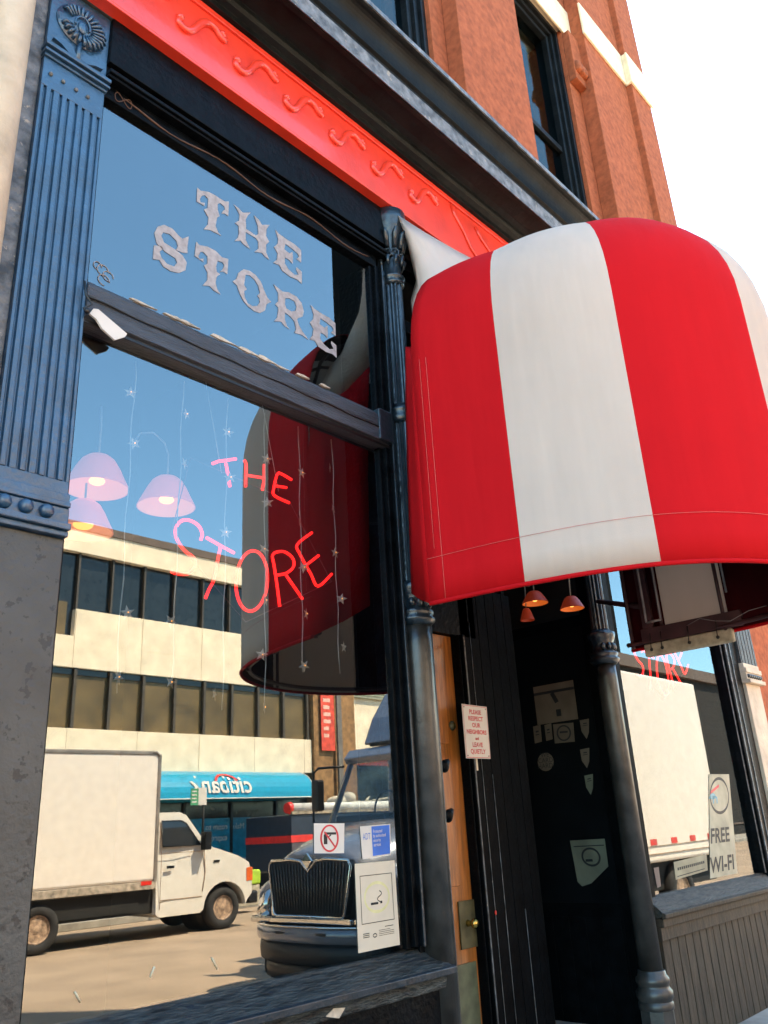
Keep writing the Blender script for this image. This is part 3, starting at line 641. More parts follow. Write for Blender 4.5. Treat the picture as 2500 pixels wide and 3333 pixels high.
# back flanges on the wall
KW = (-.17 + 3.2) / 3.1      # wall-side edge, just in front of the column face
Wc = [(3.665, 2.888), (3.69, 3.4), (3.708, 3.777), (3.737, 4.235), (3.777, 4.657), (3.868, 4.70), (3.880, 4.985), (3.877, 5.082), (3.955, 5.30), (3.89, 5.60), (3.80, 5.802), (4.10, 5.82), (4.48, 5.865), (4.90, 5.93)]
Ac = [(3.376, 2.70), (3.376, 3.1), (3.376, 3.5), (3.378, 3.95), (3.40, 4.18), (3.42, 4.25), (3.46, 4.40), (3.52, 4.52), (3.60, 4.68), (3.72, 4.84), (3.86, 4.94), (4.05, 5.02), (4.25, 5.05), (4.50, 5.06)]
def sheet_rows(i0, i1):
    rows = []
    for i in range(i0, i1):
        x, z = Wc[i]; wpt = Vector((x * KW, -.17, 1.58 + (z - 1.58) * KW)); apt = Vector((Ac[i][0], -.47, Ac[i][1]))
        mid = (wpt + apt) / 2 + Vector((.015, .02, 0)); rows.append([wpt, (wpt + mid) / 2, mid, (mid + apt) / 2, apt])
    return rows
b = MB(); b.smooth = True; b.grid(sheet_rows(5, 14)); b.build('white_back_flap', M_cwhite, CA, solid=.004)
b = MB(); b.smooth = True; b.grid(sheet_rows(0, 6)); b.build('red_back_flap', M_cred, CA, solid=.004)
b = MB(); b.smooth = True; b.grid([[Vector((9.07 - p.x, p.y, p.z)) for p in rr_] for rr_ in sheet_rows(7, 11)]); b.build('far_back_flap', M_cwhite, CA, solid=.004)
# frame
b = MB(); b.tube(rim(.06, lambda y: zb(y) + .03, 0), .016, 7); b.build('rim_tube', M_frame, CA)
b = MB(); b.tube(rim(.05, lambda y: zs(y), 0), .014, 7); b.build('shoulder_tube', M_frame, CA)
for ss in (.03, s1, s2, s3, bnd[4], sR, sR2, TOT - .04):
    t = t_of(ss); pts = []
    for d, kind, h in rings[:17:2]:
        p0 = plan(t, 0); p = plan(t, d + .05); z = (zb(p0.y) + (zs(p0.y) - zb(p0.y)) * h) if kind == 'b' else zs(p0.y) + (ZT - zs(p0.y)) * h - .05
        pts.append((p.x, p.y, z))
    b = MB(); b.tube(pts, .013, 7); b.build('rib', M_frame, CA)
b = MB(); b.box(5.60, 5.635, -1.32, -.60, 2.715, 2.82); b.box(5.60, 5.635, -.70, -.62, 2.82, 4.2); b.build('side_rail', M_frame, CA, bevel=.004)
b = MB(); b.tube([(5.595, -.66, 2.86), (5.595, -.66, 4.2)], .010, 6); b.tube([(5.595, -.77, 2.86), (5.595, -.77, 4.2)], .008, 6); b.tube([(5.595, -.66, 2.86), (5.595, -.77, 2.86)], .009, 6)
b.tube([(5.595, -1.26, 2.95), (5.595, -1.26, 4.2)], .008, 6); b.build('light_tube', M_tube, CA)
b = MB(); b.box(5.61, 5.66, -1.24, -.60, 2.62, 2.712); hemr = b.build('rolled_hem', M_rail, CA, bevel=.012)
for y in (-.66, -.74, -.94, -1.14):
    b = MB(); b.ball((5.605, y, 2.665), .012, 8); b.tube([(5.60, y, 2.67), (5.595, y - .01, 2.78)], .003, 5); b.build('grommet', M_grb, hemr)
b = MB(); b.tube([(5.98, -.11, 3.20), (5.62, -.62, 2.99)], .020, 8); b.build('wall_strut', M_frame, CA)
b = MB(); b.tube([(5.59, y, 2.78 + .03*math.sin(k*1.7)) for k, y in enumerate((-.95, -1.05, -1.15, -1.25, -1.38, -1.5))], .003, 5); b.build('lacing_cord', M_tube, CA)

# ---------------- neighbour building at left ----------------
NB = thing('ochre_building', 'ochre neighbouring building with thick white painted corner trim beside the blue pilaster', 'building')
b = MB(); b.box(-6, .93, -.0, 5, 0, 12); b.build('ochre_wall', M_yel, NB)
b = MB(); b.box(.93, 1.018, -.05, 5, 0, 12); b.tube([(1.0, -.09, 0), (1.0, -.09, 12)], .085, 20); b.tube([(.88, -.03, 0), (.88, -.03, 12)], .05, 16); b.build('corner_trim', M_white, NB)

AN = thing('brick_annex', 'low red brick annex at the far right end of the storefront', 'building')
b = MB(); b.box(9.53, 14, .05, 5, 0, 3.9); b.build('brick_wall', M_brick, AN)
b = MB(); b.box(9.51, 14, -.02, 5, 3.901, 4.0); b.build('coping', M_cream, AN)
# ---------------- neon signs ----------------
def smooth(P, n=5):
    P = [Vector(p) for p in P]; Q = []
    for i in range(len(P) - 1):
        p0, p1, p2, p3 = P[max(0, i-1)], P[i], P[i+1], P[min(len(P)-1, i+2)]
        for k in range(n):
            t = k / n; Q.append(.5 * ((2*p1) + (p2 - p0) * t + (2*p0 - 5*p1 + 4*p2 - p3) * t*t + (3*p1 - p0 - 3*p2 + p3) * t**3))
    Q.append(P[-1]); return Q
z4 = lambda pts: [(500 + x * 1000/1659, 1200 + y * 1000/1659) for x, y in pts]
z3 = lambda pts: [(x * 1000/1659, 900 + y * 1000/1659) for x, y in pts]
NEON = [
 ('T', [z4([(318, 513), (350, 500), (445, 487)]), z4([(388, 498), (398, 550), (412, 638)])], 0),
 ('H', [z4([(488, 493), (500, 520), (497, 600), (497, 638)]), z4([(598, 518), (597, 600), (587, 655)]), z4([(500, 575), (595, 590)])], 0),
 ('E', [z4([(745, 600), (690, 568), (668, 570), (650, 640), (652, 685), (733, 725)]), z4([(652, 632), (718, 642)])], 0),
 ('S', [z4([(255, 925), (262, 890), (240, 845), (190, 818), (145, 825), (118, 870), (130, 930), (170, 985), (215, 1020), (225, 1060), (190, 1105), (130, 1108), (95, 1095)])], 1),
 ('T', [z4([(285, 912), (360, 955), (435, 995)]), z4([(362, 960), (345, 1040), (325, 1140), (300, 1190), (280, 1240)])], 0),
 ('O', [z4([(530 + 85*math.cos(a*math.pi/12) + 8*math.sin(a*math.pi/12), 1146 - 163*math.sin(a*math.pi/12)) for a in range(25)])], 1),
 ('R', [z4([(681, 1285), (668, 1180), (650, 1060), (642, 1010), (665, 990), (710, 990), (752, 1025), (755, 1070), (715, 1105), (660, 1115)]), z4([(715, 1115), (750, 1165), (805, 1245)])], 0),
 ('E', [z4([(855, 885), (775, 950), (790, 1000), (822, 1062), (850, 1110), (888, 1175), (962, 1108)]), z4([(822, 1062), (892, 1008)])], 0)]
def neon_sign(label, group, fn):
    g = thing('neon_sign', label, 'neon sign', group)
    for ch, strokes, sm in NEON:
        b = MB()
        for st in strokes:
            P = [fn(at(x, y, 1, .12)) for x, y in st]; b.tube(smooth(P, 4) if (sm or len(P) > 3) else P, .0085, 8)
        b.build('neon_letter', M_neon, g)
    b = MB(); pts = [fn(Vector(p)) for p in ((2.25, .16, 3.45), (2.93, .16, 3.38), (3.25, .16, 2.95), (2.62, .16, 2.62), (2.15, .16, 3.0), (2.25, .16, 3.45))]
    b.tube(pts, .0025, 5); b.build('sign_wire_frame', M_frame, g)
    for x in (2.45, 2.85):
        b = MB(); b.tube([fn(Vector((x, .16, 3.42))), fn(Vector((x - .12, .16, 3.95)))], .003, 4); b.build('hanging_chain', M_wire, g)
neon_sign('red neon tube sign reading THE STORE inside the large left window', 'neon signs in the shop windows', lambda v: v)
neon_sign('red neon tube sign reading THE STORE in the right window beyond the door', 'neon signs in the shop windows', lambda v: Vector((6.95 + (v.x - 2.15) * 1.08, v.y, (v.z - 2.86) * 1.12 + 2.80 + (.05 if v.z > 3.2 else 0))))

# ---------------- star strings ----------------
stars = z4([(180,250),(170,515),(400,345),(415,590),(385,885),(610,490),(615,725),(590,975),(800,565),(785,825),(810,1075),(945,535),(965,760),(975,995),(1015,1245),(825,1325),(575,1545),(1030,1505),(810,1605)]) + \
    z3([(695,625),(725,905)]) + [(770*.5425, 1700+545*.5425), (1015*.5425, 1700+595*.5425), (710*.5425, 1700+930*.5425), (1020*.5425, 1700+960*.5425), (1270*.5425, 1700+1030*.5425), (1590*.5425, 1700+470*.5425), (1580*.5425, 1700+1110*.5425)]
SX = [1.868, 2.15, 2.437, 2.70, 2.96, 3.233]
SZ = [2.19, 2.25, 2.15, 2.18, 2.38, 2.40]
SL = ['string of small silver stars nearest the blue pilaster in the left window', 'silver star string second from the blue pilaster, beside the hanging lamp shades', 'silver star string falling behind the neon letter T', 'silver star string falling past the neon letter O', 'silver star string passing behind the last neon letters R and E', 'silver star string nearest the black column in the left window']
byx = {i: [] for i in range(6)}
for px, py in stars:
    p = at(px, py, 1, .1); i = min(range(6), key=lambda k: abs(SX[k] - p.x)); byx[i].append(p)
for i, x in enumerate(SX):
    g = thing('star_string', SL[i], 'string lights', 'strings of silver stars in the left window')
    b = MB(); b.tube([(x + .006*math.sin(k*1.3 + i), .1, 3.85 - (3.85 - SZ[i]) * k / 16) for k in range(17)], .0032, 4); b.build('wire', M_wire, g)
    for p in byx[i]:
        b = MB(); rot = random.uniform(0, 1.2); tilt = random.uniform(-.8, .8); cpt = Vector((x + (p.x - x) * .8, .095, p.z)); out = []
        for k in range(10):
            r = .036 if k % 2 == 0 else .015; a = rot + k * math.pi / 5; out.append((r * math.cos(a) * math.cos(tilt), r * math.sin(a), r * math.cos(a) * math.sin(tilt)))
        n = b.add([cpt + Vector((u, w_, v)) for u, v, w_ in out] + [cpt + Vector((0, -.007, 0)), cpt + Vector((0, .007, 0))])
        for k in range(10): b.face((n + k, n + (k+1) % 10, n + 10)); b.face((n + (k+1) % 10, n + k, n + 11))
        b.build('star', M_star, g)
        if random.random() < .6:
            b = MB(); b.ball((cpt.x, cpt.y - .008, cpt.z), .0035, 6); b.build('tiny_bulb', M_bulb, g)

# ---------------- lamps ----------------
def lamp(label, group, c, r, h, arm, sh_m, bulb_r=.028, tilt=0, lin=None):
    g = thing('pendant_lamp', label, 'lamp', group, c)
    b = MB(); M = Matrix.Rotation(tilt, 4, 'Y')
    prof = [(r, -h*.5), (r*.98, -h*.44), (r*.86, -h*.22), (r*.68, h*.12), (r*.52, h*.36), (r*.36, h*.48), (r*.12, h*.5)]
    b.lathe(prof[:-1], 0, 0, 0, 28, M=M); b.f = b.f[:-1]; b.m = b.m[:-1]; b.sm = b.sm[:-1]
    b.f = [f for f in b.f if len(f) == 4]; b.m = b.m[:len(b.f)]; b.sm = [True]*len(b.f)
    b.build('lamp_shade', sh_m, g, solid=.004)
    b = MB(); b.lathe([(q*.97, z) for q, z in prof[:-1]], 0, 0, .0, 28, M=M); b.f = [f for f in b.f if len(f) == 4]; b.m = b.m[:len(b.f)]; b.sm = [True]*len(b.f)
    b.build('shade_lining', lin or M_shade_in, g)
    b = MB(); b.ball((0, 0, -h*.25), bulb_r, 12, (1.6, 1.6, .8)); b.build('bulb', M_bulb, g)
    b = MB(); b.tube(arm, .006, 6); b.build('lamp_arm', M_wire, g)
lg = 'hanging lamps with bell shades inside the left window'
lamp('upper bell-shaped lamp shade at far left inside the left window', lg, (2.07, .8, 3.53), .175, .20, [(0, 0, .1), (0, 0, .3), (-.01, 0, .42)], M_shade)
lamp('lower lamp shade with brightest bulb at far left inside the left window', lg, (2.02, .82, 3.26), .16, .18, [(0, 0, .09), (0, 0, .2)], M_shade, .034)
lamp('bell lamp shade hanging from a curved arm right of the other two', lg, (2.52, .8, 3.53), .17, .19, [(0, 0, .09), (0, 0, .25), (-.03, 0, .32), (-.11, 0, .365), (-.2, 0, .33), (-.235, 0, .26)], M_shade)
lg2 = 'dim amber lamps above the entrance door'
for k, (px, py, lab, r) in enumerate(((1740, 1945, 'larger amber cone lamp under the canopy over the dark doorway', .17), (1860, 1962, 'amber cone lamp nearest the right column under the canopy', .15), (1715, 2000, 'small dim lamp hanging lowest under the canopy', .09))):
    p = at(px, py, 0, 5.7)
    lamp(lab, lg2, tuple(p), r * .62, .10, [(0, 0, .06), (.02, 0, .3), (.02, 0, .8)], M_shade_d, .012, lin=M_shade_din)

# ---------------- notices and stickers ----------------
def card(name, label, cat, pts, y0, base, group=None, axis=1, th=.0015):
    """paper outline pts (pixels) on plane axis=y0; returns (obj, fn) where fn maps (u,v) 0..1 to points just in front"""
    q = [at(*p, axis, y0) for p in pts]
    b = MB(); k = len(q); off = Vector((0, th, 0)) if axis == 1 else Vector((th, 0, 0))
    n = b.add(q); b.add([p + off for p in q]); 
    uv = [(p.x, p.z) if axis == 1 else (p.y, p.z) for p in q]
    for t in tessellate_polygon([[Vector((u, v, 0)) for u, v in uv]]): b.face([n + i for i in t]); b.face([n + k + i for i in reversed(t)])
    for i in range(k): j = (i+1) % k; b.face((n+i, n+j, n+k+j, n+k+i))
    o = b.build(name, base); tag(o, label, cat, group)
    A, Bq, D = q[0], q[1], q[3 if k == 4 else -1]
    nn = Vector((0, -.0012, 0)) if axis == 1 else Vector((-.0012, 0, 0))
    Cq = q[2] if k == 4 else None
    def fn(u, v):  # u right 0..1, v down 0..1
        if Cq is not None: return (A*(1-u) + Bq*u)*(1-v) + (D*(1-u) + Cq*u)*v + nn
        return A + (Bq - A)*u + (D - A)*v + nn
    return o, fn
def ring(b, fn, cu, cv, ru, rv, wd, n=36, a0=0, a1=2*math.pi):
    r1 = [fn(cu + ru*math.cos(a0+(a1-a0)*i/n), cv + rv*math.sin(a0+(a1-a0)*i/n)) for i in range(n+1)]; r2 = [fn(cu + (ru-wd)*math.cos(a0+(a1-a0)*i/n), cv + (rv-wd)*math.sin(a0+(a1-a0)*i/n)) for i in range(n+1)]; b.grid([r1, r2])
def bar(b, fn, u0, u1, v0, v1): n = b.add([fn(u0, v0), fn(u1, v0), fn(u1, v1), fn(u0, v1)]); b.face((n, n+1, n+2, n+3))
def stroke(b, fn, u0, v0, u1, v1, wd):
    dx, dy = u1-u0, v1-v0; l = math.hypot(dx, dy); nx, ny = -dy/l*wd/2, dx/l*wd/2
    n = b.add([fn(u0+nx, v0+ny), fn(u1+nx, v1+ny), fn(u1-nx, v1-ny), fn(u0-nx, v0-ny)]); b.face((n, n+1, n+2, n+3))
YS = -.004
o, fn = card('no_guns_sticker', 'square white sticker with a handgun in a red crossed circle, low in left window', 'sticker', [(1022, 2680), (1121, 2680), (1120, 2777), (1023, 2778)], YS, M_paperw)
b = MB(); ring(b, fn, .5, .5, .31, .46, .06); stroke(b, fn, .33, .28, .68, .78, .055); b.build('red_prohibition_ring', M_pred, o)
b = MB(); gun = lambda u, v: fn(u, v) + Vector((0, .0005, 0)); bar(b, gun, .33, .72, .30, .38); bar(b, gun, .31, .43, .38, .70); stroke(b, gun, .45, .46, .55, .39, .04); b.build('handgun_symbol', M_ink, o)
o, fn = card('alarm_sticker', 'blue and white alarm company sticker low in the left window corner', 'sticker', [(1172, 2690), (1270, 2682), (1272, 2783), (1180, 2797)], YS, M_paperw)
b = MB(); bar(b, fn, .36, .97, .03, .95)
text_into(b, 'ADT', .30, lambda u, v: fn(.06 + u*.42, .42 - v*.95)); b.build('blue_print', M_pblue, o)
b = MB()
f2 = lambda u, v: fn(u, v) + Vector((0, -.0006, 0))
for k, st in enumerate(('Protected', 'by authorized', 'security', 'services')): text_into(b, st, .15, lambda u, v, k=k: f2(.40 + u*.52, .24 + k*.14 - v))
b.build('white_print', M_paperw, o)
o, fn = card('no_smoking_poster', 'tall cream no smoking poster with faint yellow circle in the window corner', 'poster', [(1155, 2812), (1284, 2800), (1302, 3075), (1167, 3103)], YS, M_paper)
b = MB()
for u0, u1, v0, v1 in ((.10, .90, .145, .153), (.10, .90, .69, .698), (.10, .112, .145, .69), (.888, .90, .145, .69)): bar(b, fn, u0, u1, v0, v1)
bar(b, fn, .34, .52, .468, .495); bar(b, fn, .57, .62, .46, .49)
for k in range(8):
    a0, a1 = k*.8, (k+1)*.8; stroke(b, fn, .56 + .06*math.sin(a0), .34 + k*.016, .56 + .06*math.sin(a1), .356 + k*.016, .012)
for v in (.80, .82, .84): bar(b, fn, .12, .27, v, v+.009)
for v in (.79, .81, .83, .85): bar(b, fn, .50, .5 + random.uniform(.2, .38), v, v+.005)
ring(b, fn, .40, .84, .05, .025, .012); bar(b, fn, .65, .86, .755, .763); b.build('black_print', M_ink, o)
b = MB(); ring(b, lambda u, v: fn(u, v) + Vector((0, .0004, 0)), .5, .41, .32, .185, .035); b.build('yellow_ring', M_pyel, o)
# sign by the door
o, fn = card('respect_neighbors_sign', 'white metal sign with red lettering asking to respect neighbors, beside the oak door', 'sign', [(1503, 2291), (1584, 2301), (1597, 2470), (1518, 2468)], .385, M_paperw, th=.004)
b = MB()
for k, (st, sc, v) in enumerate((('PLEASE', .15, .17), ('RESPECT', .15, .295), ('OUR', .15, .42), ('NEIGHBORS', .145, .545), ('and', .10, .655), ('LEAVE', .15, .785), ('QUIETLY', .15, .91))):
    text_into(b, st, sc, lambda u, v_, v=v: fn(.5 + u*1.02, v - v_*.78), 'CENTER', bold=.004)
for u0, u1, v0, v1 in ((.02, .98, .012, .022), (.02, .98, .978, .988), (.02, .03, .022, .978), (.97, .98, .022, .978)): bar(b, fn, u0, u1, v0, v1)
b.build('red_lettering', M_pred, o)
b = MB()
for u, v in ((.07, .05), (.93, .05), (.93, .95), (.07, .95)): b.ball(tuple(fn(u, v)), .0045, 6)
b.build('sign_screw', M_brassp, o)
b = MB(); p = at(1546, 2478, 1, .43); q = at(1552, 2508, 1, .43); b.box(p.x - .018, p.x + .018, .42, .43, q.z, p.z + .02); b.box(p.x - .012, p.x + .012, .418, .4195, q.z + .005, p.z); tag(b.build('wooden_peg', M_paper), 'small pale wooden strip directly under the respect neighbors sign', 'strip')
b = MB(); p = at(1614, 2971, 1, .455); b.ball(tuple(p), .010, 8, (1, .4, 1.5)); tag(b.build('doorbell_button', M_lens), 'tiny red-orange button on the black boards right of the oak door', 'button')
# notices on the dark side door
def flank(name, label, cat, pts, base): return card(name, label, cat, pts, 6.238, base, 'notices on the dark side door', axis=0)
M_pdim = pm('dim_notice_paper', (.10, .078, .055), .8, var=.1); M_pdim2 = pm('dim_green_notice_paper', (.105, .112, .078), .8, var=.1)  # paper dimmed in its base colour for the dark recess
o, fn = flank('paper_notice', 'largest square brown notice at the top of the dark side door', 'notice', [(1735, 2237), (1865, 2213), (1882, 2340), (1750, 2360)], M_pdim)
b = MB(); bar(b, fn, .0, 1, .17, .24); stroke(b, fn, .45, .24, .55, .5, .10); bar(b, fn, .5, .62, .68, .86); b.build('black_print', M_ink, o)
o, fn = flank('paper_notice', 'torn pale green no smoking notice with ragged corner, low on the dark side door', 'notice', [(1855, 2736), (1968, 2730), (1980, 2820), (1950, 2850), (1925, 2875), (1895, 2885), (1880, 2870)], M_pdim2)
b = MB(); bar(b, fn, .08, .95, .14, .165); ring(b, fn, .52, .42, .27, .23, .05); bar(b, fn, .35, .55, .47, .53); b.build('black_print', M_ink, o)
for k, (x, y, w_, h_, lab) in enumerate(((1735, 2365, 24, 55, 'narrow round-edged sticker left in the row on the side door'), (1772, 2360, 22, 52, 'narrow pale sticker second in the row on the side door'), (1800, 2358, 66, 62, 'wide no-guns sticker in the middle of the side door'), (1887, 2345, 30, 60, 'shield sticker right of the wide sticker on the side door'), (1888, 2440, 30, 60, 'shield sticker middle of the right hand column on the side door'), (1902, 2525, 28, 62, 'pale shield sticker lowest in the right hand column'), (1750, 2450, 52, 60, 'round WE CARD sticker below the sticker row'))):
    if k in (3, 4, 5): pts = [(x, y), (x + w_, y - 6), (x + w_, y + h_*.65), (x + w_*.75, y + h_), (x + w_*.2, y + h_*.6)]
    elif k == 6: pts = [(x + w_/2 + w_/2*math.cos(-a*math.pi/8), y + h_/2 + h_/2*math.sin(-a*math.pi/8)) for a in range(16)]
    else: pts = [(x, y), (x + w_, y - 6), (x + w_ + 5, y + h_ - 6), (x + 6, y + h_)]
    o, fn = flank('door_sticker', lab, 'sticker', pts, M_pdim if k != 5 else M_pdim2)
    if k == 2: b = MB(); ring(b, fn, .5, .5, .36, .42, .08); bar(b, fn, .3, .7, .4, .5); b.build('black_print', M_ink, o)
    elif k == 6:
        b = MB(); c0 = at(x + 26, y + 30, 0, 6.2365)
        for j, st in enumerate(('WE', 'CARD', 'HARD!')): text_into(b, st, .055, lambda u, v, j=j: c0 + Vector((0, -u, .04 - j*.045 + v)), 'CENTER')
        b.build('black_print', M_ink, o)
    else:
        b = MB(); bar(b, fn, .3, .7, .3, .4); bar(b, fn, .25, .75, .5, .56); b.build('black_print', M_ink, o)
# right window papers
o, fn = card('wifi_poster', 'tall grey poster with a round logo over black FREE WI-FI lettering, right window', 'poster', [(2308, 2520), (2373, 2520), (2401, 2843), (2312, 2860)], YS, pm('grey_poster', (.42, .38, .27), .8))
b = MB(); text_into(b, 'FREE', .30, lambda u, v: fn(.02 + u*1.25, .68 - v*.66), bold=.007); text_into(b, 'WI-FI', .30, lambda u, v: fn(.0 + u*1.30, .95 - v*.66), bold=.007); ring(b, fn, .46, .22, .44, .19, .03); b.build('black_lettering', M_ink, o)
b = MB(); ring(b, fn, .15, .25, .16, .055, .06, a0=math.pi, a1=2*math.pi); text_into(b, 'n', .34, lambda u, v: fn(.12 + u*1.6, .30 - v*.5)); b.build('teal_logo_letters', M_posterteal, o)
b = MB(); stroke(b, fn, .05, .19, .45, .12, .03); b.build('red_logo_stroke', M_pred, o)
o, fn = card('small_notice', 'small grey notice with one line of print at the foot of the right window', 'notice', [(2193, 2806), (2300, 2780), (2304, 2833), (2200, 2864)], YS, pm('grey_notice', (.30, .27, .18), .8))
b = MB()
for k in range(14): bar(b, fn, .08 + k*.06, .08 + k*.06 + .045, .36, .52)
bar(b, fn, .05, .9, .82, .87); b.build('black_print', M_ink, o)
o, fn = card('window_leaflet', 'narrow curled leaflet in the lower left corner of the right window', 'leaflet', [(2128, 2825), (2144, 2822), (2152, 2885), (2140, 2890)], YS, pm('brown_leaflet', (.20, .15, .12), .8))

# ---------------- bank building across the street ----------------
BK = thing('bank_building', 'cream precast bank building with ribbon windows across the street', 'building')
YB = -19.0
b = MB(); BX0, BX1 = -12, 20.25
b.box(BX0, BX1, YB - 12, YB, 9.72, 10.42); b.box(11.15, BX1, YB - 12, YB, 7.0, 8.0); b.box(BX0, 11.15, YB - 12, YB - .002, 6.9, 7.2); b.box(BX0, BX1, YB - 12, YB + .003, 6.3, 7.0)
b.box(BX0, BX1, YB - 12, YB, 3.5, 4.62); b.box(BX0, BX1, YB - 12, YB - .5, 3.0, 10.3)
for z in (7.02, ): pass
b.build('precast_band', M_bank, BK, bevel=.01)
b = MB()
for k in range(10):
    x = 11.17 + k * 2.18; 
    if x < BX1: b.box(x, x + .012, YB, YB + .006, 3.52, 4.6); b.box(x, x + .012, YB + .003, YB + .008, 6.32, 7.98)
b.build('panel_joint', pm('joint_tan', (.45, .33, .2), .9), BK)  # thin tan strips drawn along the joints between panels
b = MB(); b.box(BX0, BX1 + .02, YB - 12, YB + .04, 10.42, 10.66); b.build('coping', M_coping, BK)
b = MB(); b.box(BX0, BX1 - .01, YB - .49, YB - .22, 7.2, 9.72); w2 = b.build('upper_ribbon_window', M_bankd, BK)
b = MB(); b.box(BX0, BX1 - .01, YB - .49, YB - .15, 4.62, 6.3); w1 = b.build('lower_ribbon_window', M_bankw, BK)
b = MB(); b.box(BX0, BX1, YB - .14, YB - .11, 6.12, 6.3); b.build('window_head_strip', M_bankd, w1)
x = 11.17
for i in range(-8, 9):
    xx = 11.17 + i * 1.1
    b = MB(); b.box(xx, xx + .06, YB - .22, YB - .08, 7.2 if i < 0 else 8.0, 9.72); b.build('mullion', M_mull, w2)
    b = MB(); b.box(xx + .1, xx + .19, YB - .15, YB - .02, 4.62, 6.3); b.build('mullion', M_mull, w1)
b = MB(); b.box(10.55, 10.95, YB - .21, YB - .15, 7.2, 8.2); b.box(9.6, 10.35, YB - .21, YB - .15, 7.2, 7.9); b.build('window_blind', M_bankw, w2)
# ground floor
b = MB(); b.box(BX0, BX1, YB - .4, YB - .3, 0, 3.5); b.build('shopfront_glass', M_bankd, BK)
b = MB()
for x in (10.0, 11.9, 13.1, 15.2, 16.95, 18.8): b.box(x, x + .09, YB - .3, YB - .22, 0, 3.2)
b.build('shopfront_mullion', M_grb, BK)
b = MB(); b.box(10.1, 17.75, YB - .29, YB - .25, .6, 2.15); pst = b.build('window_poster', M_posterteal, BK)
b = MB(); b.box(10.1, 17.6, YB - .248, YB - .24, .4, .95); b.build('poster_pale_foot', pm('poster_pale', (.45, .5, .6), .5), pst)
b = MB(); fnp = lambda u, v: (16.85 - u, YB - .235, v)
def mtext(b, st, sz, x0, z0, y): text_into(b, st, sz, lambda u, v: (x0 - u, y, z0 + v))
mtext(b, 'Make', .24, 17.5, 1.82, YB - .235); mtext(b, 'room to', .24, 16.84, 1.82, YB - .235); mtext(b, 'express', .26, 16.84, 1.50, YB - .235); mtext(b, 'yourself.', .26, 15.1, 1.50, YB - .235)
b.build('poster_lettering', M_paperw, pst)
b = MB(); prof = [(YB + .001, 2.62)]
for k in range(9):
    a = math.pi/2 * k / 8; prof.append((YB + 1.0 * math.cos(a) ** .8, 2.68 + .82 * math.sin(a)))
b.prism(prof, 0, 10.5, 19.42); aw = b.build('bank_canopy', M_teal, BK, bevel=.01)
b = MB(); b.tube([(10.5, YB + 1.0, 2.665), (19.42, YB + 1.0, 2.665)], .02, 6); b.tube([(19.42, YB + 1.0*math.cos(a*math.pi/16)**.8, 2.68 + .82*math.sin(a*math.pi/16)) for a in range(8)], .018, 6); b.build('canopy_trim', M_paperw, aw)
def onaw(x0, z0, u, v):
    z = z0 + v; t = max(0, min(.999, (z - 2.68) / .82)); a = math.asin(t); return (x0 - u, YB + 1.0 * math.cos(a) ** .8 + .035, z)
b = MB(); text_into(b, 'citibank', .70, lambda u, v: onaw(16.85, 2.83, u, v), sx=1.02, bold=.012); b.build('canopy_lettering', M_paperw, aw)
b = MB()
rr = [[onaw(15.95, 3.12, r*math.cos(a), r*.62*math.sin(a)) for a in [math.pi * k / 16 for k in range(1, 16)]] for r in (.36, .44)]; rr = [[(x, y + .012, z) for x, y, z in r] for r in rr]
b.grid(rr); b.build('red_arc', M_lens, aw)

# brown brick pier building, banner, cream building, tree, tower
BR = thing('brown_brick_building', 'narrow brown brick building with a red banner beside the bank', 'building')
b = MB(); b.box(20.27, 22.35, YB - 10, YB + .1, 0, 9.8); b.box(21.22, 21.6, YB + .1, YB + .2, 0, 9.8); b.build('brick_wall', M_brownb, BR, bevel=.01)
b = MB(); b.box(21.3, 21.52, YB + .2, YB + .26, 2.5, 9.7); b.build('downpipe', pm('pipe_grey', (.16, .14, .12), .6), BR)
b = MB(); b.box(20.55, 21.2, YB + .18, YB + .2, 4.25, 6.6); bn = tag(b.build('street_banner', M_banner), 'vertical orange-red banner hanging on the brown brick building', 'banner')
b = MB(); random.seed(3)
for k in range(7):
    z = 6.2 - k * .25; b.box(20.66, 20.66 + random.uniform(.25, .42), YB + .2005, YB + .204, z, z + .13)
b.build('pale_banner_print', pm('banner_print', (.85, .45, .35), .6), bn)
CB = thing('cream_office_building', 'cream office building with louvres beyond the brown brick building', 'building')
b = MB(); b.box(22.36, 29.8, YB - 9, YB - .3, 0, 9.5); b.build('wall', M_bank, CB)
b = MB(); b.box(22.4, 29.7, YB - .3, YB - .2, 6.3, 7.2)
for k in range(9): b.box(22.4, 29.7, YB - .2, YB - .17, 6.32 + k*.1, 6.36 + k*.1)
b.build('louvre_strip', M_louvre, CB)
b = MB(); b.box(22.4, 29, YB - .3, YB - .25, 2.2, 4.1); b.build('dark_shopfront', M_bankd, CB)
TW = thing('dark_tower', 'black high-rise tower reflected at the right of the upper left window', 'tower')
pt = at(1085, 960, 1, -44, True)
b = MB(); b.box(pt.x, pt.x + 40, -44, -40, 0, 80); b.build('tower_wall', M_tower, TW)
b = MB()
for k in range(20): b.box(pt.x + .05, pt.x + 39, -39.99, -39.95, 4 + k*3.5, 4.35 + k*3.5)
b.build('floor_band', pm('tower_band', (.003, .003, .003), .8, spec=.1), TW)
EB = thing('brick_warehouse', 'long dark brick block with brown cornice further along the far side', 'building')
b = MB(); b.box(30, 75, YB - 12, YB, 0, 9.6); b.build('wall', pm('dark_brick', (.012, .009, .007), .9), EB)  # one near-black colour over the whole block
b = MB(); b.box(29.9, 75.2, YB - 12, YB + .3, 9.601, 10.3); b.build('dark_cornice', M_coping, EB)
b = MB()
b.box(30, 75, YB + .001, YB + .05, .6, .7)
b.build('string_course', M_coping, EB)
TR = thing('street_tree', 'small leafy street tree beside the cream office building', 'tree', loc=(24.6, -17.0, 0))
